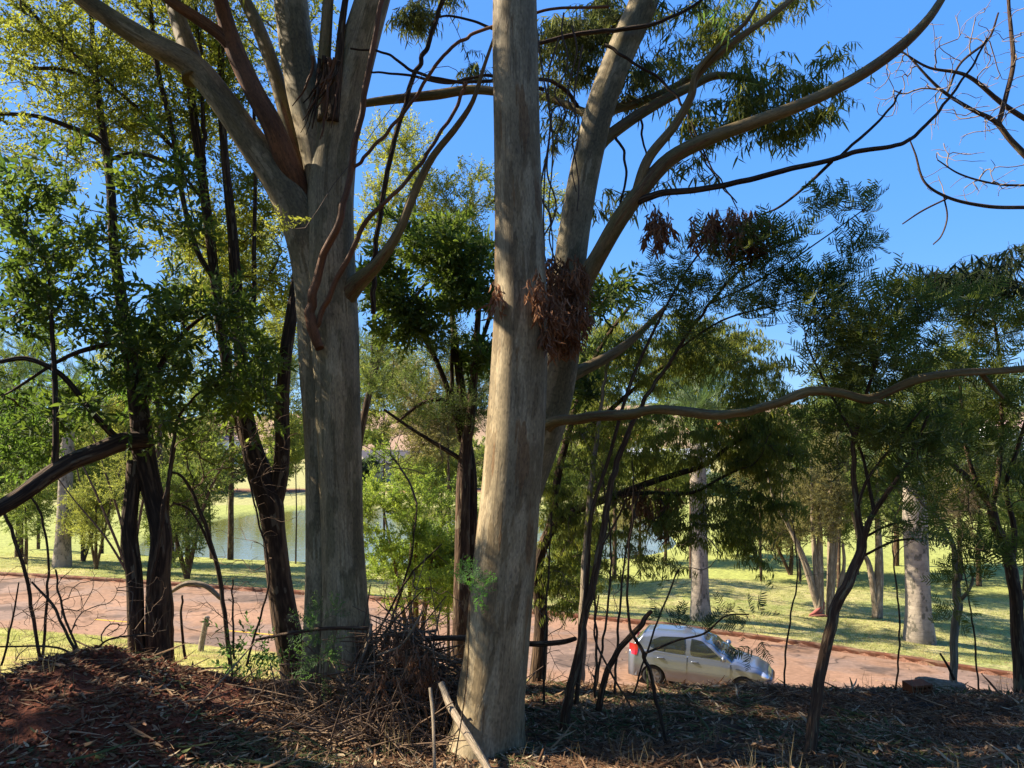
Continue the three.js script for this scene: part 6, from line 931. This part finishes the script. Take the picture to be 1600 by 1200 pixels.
{ // small things on the crest at the right
  const p = setOn(1450, 8.0), st = thing('cut_stump', 'low weathered log end on the crest of the bank at right', 'stump', V(p.x, p.y, p.z));
  const L = PX(66, 8), R = PX(13, 8), s0 = []; for (let k = 0; k <= 6; k++) { const q = k / 6; s0.push({ p: V(p.x + (q - 0.5) * L, p.y + R * (0.8 - 0.5 * q), p.z + 0.03 * q), r: R * (k === 0 || k === 6 ? 0.86 : 1 - 0.12 * q) }); }
  part('log', tube(s0, { sides: 20, rough: 0.22, nf: 6, seed: 4 }), barkPale, st);
  const b = setOn(1421, 7.6), bw = PX(32, 7.6), bh = PX(15, 7.6), br = thing('hollow_brick', 'hollow orange clay brick lying on the bank, left of the stump', 'brick', V(b.x, b.y + 0.01, b.z));
  br.rotation.set(0.05, 0.12, 0.04);
  const sh = new THREE.Shape([new THREE.Vector2(-bw / 2, 0), new THREE.Vector2(bw / 2, 0), new THREE.Vector2(bw / 2, bh), new THREE.Vector2(-bw / 2, bh)]);
  for (let i = 0; i < 4; i++) for (let j = 0; j < 2; j++) { const x0 = -bw / 2 + bw * (0.07 + i * 0.225), y0 = bh * (0.12 + j * 0.42); sh.holes.push(new THREE.Path([new THREE.Vector2(x0, y0), new THREE.Vector2(x0, y0 + bh * 0.32), new THREE.Vector2(x0 + bw * 0.17, y0 + bh * 0.32), new THREE.Vector2(x0 + bw * 0.17, y0)])); }
  const g = new THREE.ExtrudeGeometry(sh, { depth: 0.16, bevelEnabled: true, bevelSize: 0.003, bevelThickness: 0.003, bevelSegments: 1 }); g.translate(0, 0.003, -0.12);
  localPart('clay_block', g, std({ map: tex(128, 128, (u, v) => { const k = 0.7 + 0.5 * (pfbm(u, v, 6, 6, 88, 4) - 0.3); return [0.56 * k, 0.33 * k, 0.20 * k]; }), roughness: 0.95 }), br);
  // yellowish stake on the verge and the red pointed thing on the lawn
  const s = onGround(313, 1018), k = PX(1, -s.z), stake = tag(new THREE.Mesh(tube([[0, -0.1, 1], [0.05, 0.3, 1], [0.13, 0.75, 0.95], [0.18, 1, 0.9], [0.185, 1.02, 0.5]].map(([x, y, r]) => ({ p: V(x * 50 * k, y * 52 * k, 0), r: 4.6 * k * r })), { sides: 9, rough: 0.08 }), barkPale), 'short yellowish wooden stake leaning on the grass verge right of the twin trunks', 'stake'); stake.name = 'wooden_stake'; stake.position.copy(s); shadows(stake); scene.add(stake);
  const q = onGround(1279, 962), m = PX(1, -q.z), red = thing('red_sheath', 'small red pointed object propped on the lawn against the pale forked tree', 'dry palm sheath', q);
  const rg = tube([[-16, 1, 1.4], [-8, 3, 4.2], [0, 8, 5], [5, 15, 3.2], [8, 22, 0.6]].map(([x, y, r]) => ({ p: V(x * m, y * m, 0.1), r: r * m })), { sides: 10, rough: 0.15, shape: (th) => 0.45 + 0.65 * Math.abs(Math.sin(th)) });
  localPart('blade', rg, std({ color: lin(0.27, 0.085, 0.065), roughness: 0.9 }), red);
  const rb = tube([[-20, 0, 1.5], [-10, 1, 3], [4, 1.4, 3], [14, 0.6, 1]].map(([x, y, r]) => ({ p: V(x * m, y * m, 0.25), r: r * m })), { sides: 8, rough: 0.2 }); localPart('base', rb, std({ color: lin(0.24, 0.09, 0.06), roughness: 0.9 }), red);
}
// green sprigs near the camera
const sprig = (label, u, v, d, blobs, sc, foot, kind = 'pinnate', o = {}) => { const b = foot.length === 3 ? P(...foot) : setOn(foot[0], foot[1]); tree('sprig', label, 'seedling', b, [{ name: 'stem', ctrl: [{ p: b, r: 0.005 }, { p: b.clone().lerp(P(u, v, d), 0.5).add(V(0.03, 0, 0)), r: 0.004 }, { p: P(u, v, d), r: 0.002 }], from: 0.6 }], [{ kind, blobs, per: 1, scale: sc, seg: 0.06, tip: 0.0012, back: 1, gap: 0.1, a: [0.06, 0.13, 0.03], b: [0.13, 0.22, 0.045], ...o }], {}); };
sprig('bright green soft sprig of fine leaves overlapping the left edge of the thick gum', 735, 925, 5.2, [[722, 908, 26, 16, 5.2, 0.07, 8], [742, 930, 20, 14, 5.2, 0.06, 5]], 0.5, [712, 5.4], 'pinnate', { a: [0.05, 0.13, 0.02], b: [0.10, 0.22, 0.03] });
sprig('small green seedling in front of the left gum base', 500, 975, 6.2, [[505, 968, 24, 18, 6.2, 0.08, 8], [488, 990, 14, 12, 6.2, 0.06, 4]], 0.6, [500, 6.25]);
sprig('small drooping green seedling low before the left gum base', 505, 1030, 6.1, [[505, 1030, 18, 16, 6.1, 0.06, 7], [497, 1050, 10, 10, 6.1, 0.05, 3]], 0.6, [500, 6.15]);
sprig('light green plant on the verge right of the forked trunk base', 400, 1010, 7.7, [[400, 1040, 40, 40, 7.8, 0.3, 30], [385, 1000, 30, 20, 7.8, 0.2, 10]], 0.9, [395, 7.8], 'shrub');
sprig('yellow-green leaf spray hanging at the very top of the photograph', 1120, 15, 4.6, [[1120, 14, 16, 14, 4.6, 0.05, 5]], 0.7, [1135, -90, 4.7], 'gum', { a: [0.12, 0.2, 0.03], b: [0.2, 0.28, 0.04] });

// ================================================================ LITTER AND GRASS
{
  const r = RNG(1234), geos = [], q = [];
  for (let i = 0; i < 4; i++) geos.push([leafGeo(0.082, 0.021, { bend: [0.14, -0.2, 0.2, 0.05][i], fold: [0.4, 0.9, 0.2, 1.3][i], curve: [0.35, -0.3, 0.1, 0.45][i] }), 12500, mDead, 0]);
  for (let i = 0; i < 3; i++) { const st = []; for (let k = 0; k <= 3; k++) st.push({ p: V(0.012 * Math.sin(k * 1.7 + i), -0.15 + 0.1 * k, 0.01 * Math.cos(k * 2.1 + i)), r: 0.0028 - 0.0005 * k }); const g = tube(st, { sides: 4, cap: false }); g.deleteAttribute('uv'); geos.push([g, 4200, mDead, 1]); }
  for (let i = 0; i < 2; i++) geos.push([leafGeo(0.30, 0.02, { bend: 0.06 - 0.16 * i, fold: 0.9, curve: 0.1, shape: [0.5, 1, 0.9, 0.3] }), 1100, mDead, 2]);
  const clod = new THREE.IcosahedronGeometry(0.022, 1); { const p = clod.attributes.position; for (let i = 0; i < p.count; i++) { const k = 0.7 + 0.6 * noise3(p.getX(i) * 60, p.getY(i) * 60, p.getZ(i) * 60); p.setXYZ(i, p.getX(i) * k, p.getY(i) * k * 0.8, p.getZ(i) * k); } clod.deleteAttribute('uv'); clod.computeVertexNormals(); }
  geos.push([clod, 2600, std({ color: lin(1, 1, 1), roughness: 1 }), 3]);
  const list = geos.map(([g, n, mat, kind]) => {
    const m = new THREE.InstancedMesh(g, mat, n); let k = 0;
    for (let tries = 0; k < n && tries < n * 8; tries++) {
      const d = 3.6 + Math.pow(r(), 0.75) * 5.2, x = r.r(-0.75, kind === 3 ? -0.25 : 0.75) * (d + 0.4), mo = moundH(x, d); if (kind === 3 && mo < 0.1) continue;
      if (mo > 0.12 && r() < 0.45) continue; if (fbm2(x * 1.3 + 9, d * 1.3, 3) < 0.36 && r() < 0.7) continue;
      const p = V(x, ground(x, -d) + r.r(0.002, 0.022), -d), el = r() < 0.85 ? r.n() * 0.16 : r.n() * 0.45;
      if (kind === 3) { m.setMatrixAt(k, M4(p, Q(r() * 6, r() * 6, 0), r.r(0.2, 1.1) * r.r(0.4, 1))); const w = r.r(0.7, 1.2); m.setColorAt(k, col.setRGB(0.15 * w, 0.043 * w, 0.02 * w)); k++; continue; }
      m.setMatrixAt(k, M4(p, Q(0, r() * 6.28, 0).multiply(Q(Math.PI / 2 + el, 0, 0)).multiply(Q(0, kind === 1 ? r() * 6.28 : r.n() * 0.5, 0)), r.r(0.55, 1.25)));
      const t = Math.min(0.99, r() * (0.72 + 0.75 * ss(0.42, 0.62, fbm2(x * 1.1 + 70, d * 1.1, 3)))), g2 = 0.7 + 0.5 * r(); m.setColorAt(k, t < 0.5 ? col.setRGB(0.13 * g2, 0.062 * g2, 0.027 * g2) : t < 0.82 ? col.setRGB(0.27 * g2, 0.165 * g2, 0.085 * g2) : t < 0.985 ? col.setRGB(0.46 * g2, 0.34 * g2, 0.20 * g2) : col.setRGB(0.08 * g2, 0.095 * g2, 0.03 * g2)); k++;
    }
    m.count = k; shadows(m); m.userData.kind = 'stuff'; m.name = ['dead_leaves', 'fine_twigs', 'bark_strips', 'soil_clods'][kind]; return m;
  });
  const t = new THREE.Group(); t.name = 'leaf_litter'; t.userData.kind = 'stuff'; tag(t, 'brown leaf litter, bark and twigs covering the near ground', 'leaf litter'); scene.add(t); list.forEach((m) => t.add(m));
}
{
  const r = RNG(4321);
  const tuft = (s, n, L, W, spread) => { const q = RNG(s), l = []; for (let i = 0; i < n; i++) l.push(placed(leafGeo(L * q.r(0.5, 1.15), W, { bend: q.r(0.2, 0.9), fold: 0.3, seg: [0, 0.5, 1], shape: [0.8, 1, 0.05] }), M4(V(q.n() * spread, 0, q.n() * spread), Q(0, q() * 6.28, 0).multiply(Q(q.r(0.1, 0.9), 0, 0)), 1))); return mergeGeometries(l); };
  const mk = (name, label, g, n, put, colr) => { const m = new THREE.InstancedMesh(g, mLeafFar, n); let k = 0; for (let tries = 0; k < n && tries < n * 10; tries++) { const s = put(); if (!s) continue; m.setMatrixAt(k, M4(s, Q(0, r() * 6.28, 0), r.r(0.6, 1.3))); colr(m, k, s); k++; } m.count = k; m.name = name; m.userData.kind = 'stuff'; shadows(m); tag(m, label, 'grass'); scene.add(m); };
  const gcol = (m, k, p) => { const t = Math.min(1, Math.max(0, 1.7 * (fbm2(p.x * 0.3, p.z * 0.3, 3) - 0.28) + 0.25 * r.n())), w = r.r(0.8, 1.2); m.setColorAt(k, col.setRGB(mixn(0.31, 0.52, t) * w, mixn(0.335, 0.455, t) * w, mixn(0.085, 0.175, t) * w)); };
  mk('verge_grass', 'sunlit dry grass on the verge between the bank and the road at left', tuft(1, 9, 0.075, 0.007, 0.07), 15000, () => { const d = r.r(9.5, 27), x = r.r(-0.8, 0.12) * d; if (d > dFar(x) - RW - 0.5 || (x > -3 && d < 12)) return null; if (fbm2(x * 0.8 + 3, d * 0.8, 3) < 0.4) return null; return V(x, ground(x, -d) - 0.005, -d); }, gcol);
  mk('lawn_grass', 'short sunlit lawn grass beyond the road', tuft(2, 9, 0.05, 0.011, 0.12), 26000, () => { const d = 24 + 26 * Math.pow(r(), 1.3), x = r.r(-0.75, 0.75) * d; if (d < dFar(x) + 0.5 || lakeF(x, d) < 1.02) return null; return V(x, ground(x, -d) - 0.005, -d); }, gcol);
  { const g = leafGeo(0.10, 0.035, { bend: 0.15, fold: 0.5, curve: 0.2 }), n = 4200, m = new THREE.InstancedMesh(g, mDead, n); let k = 0;
    for (let t = 0; k < n && t < n * 6; t++) { const d = r.r(17, 36), x = r.r(-0.72, 0.72) * d, e = d - dFar(x), on = e < 0.05 && e > -RW; if (d < dFar(x) - RW - 2 || e > 9) continue; if (on && r() > 0.10 + 0.75 * Math.exp(e / 0.5) + 0.5 * Math.exp(-(e + RW) / 0.4)) continue; const y = on ? EYE + yRoad(x) : ground(x, -d); m.setMatrixAt(k, M4(V(x, y + 0.012, -d), Q(Math.PI / 2, 0, 0).premultiply(Q(0, r() * 6.28, r.n() * 0.2)), r.r(0.5, 1.2))); const w = r.r(0.6, 1.3); m.setColorAt(k, r() < 0.6 ? col.setRGB(0.36 * w, 0.24 * w, 0.12 * w) : col.setRGB(0.16 * w, 0.085 * w, 0.04 * w)); k++; }
    m.count = k; m.name = 'fallen_leaves'; m.userData.kind = 'stuff'; shadows(m); tag(m, 'dry leaves scattered on the road edges and the lawn beyond', 'fallen leaves'); scene.add(m); }
  mk('dry_grass', 'thin dry grass stalks standing in the leaf litter', tuft(3, 6, 0.20, 0.004, 0.05), 160, () => { const d = r.r(4.2, 8.2), x = r.r(-0.72, 0.72) * d; if (fbm2(x * 0.9 + 30, d * 0.9, 2) < 0.48) return null; return V(x, ground(x, -d), -d); }, (m, k) => { const w = r.r(0.6, 1.3); m.setColorAt(k, col.setRGB(0.19 * w, 0.15 * w, 0.075 * w)); });
}
renderer.render(scene, camera);
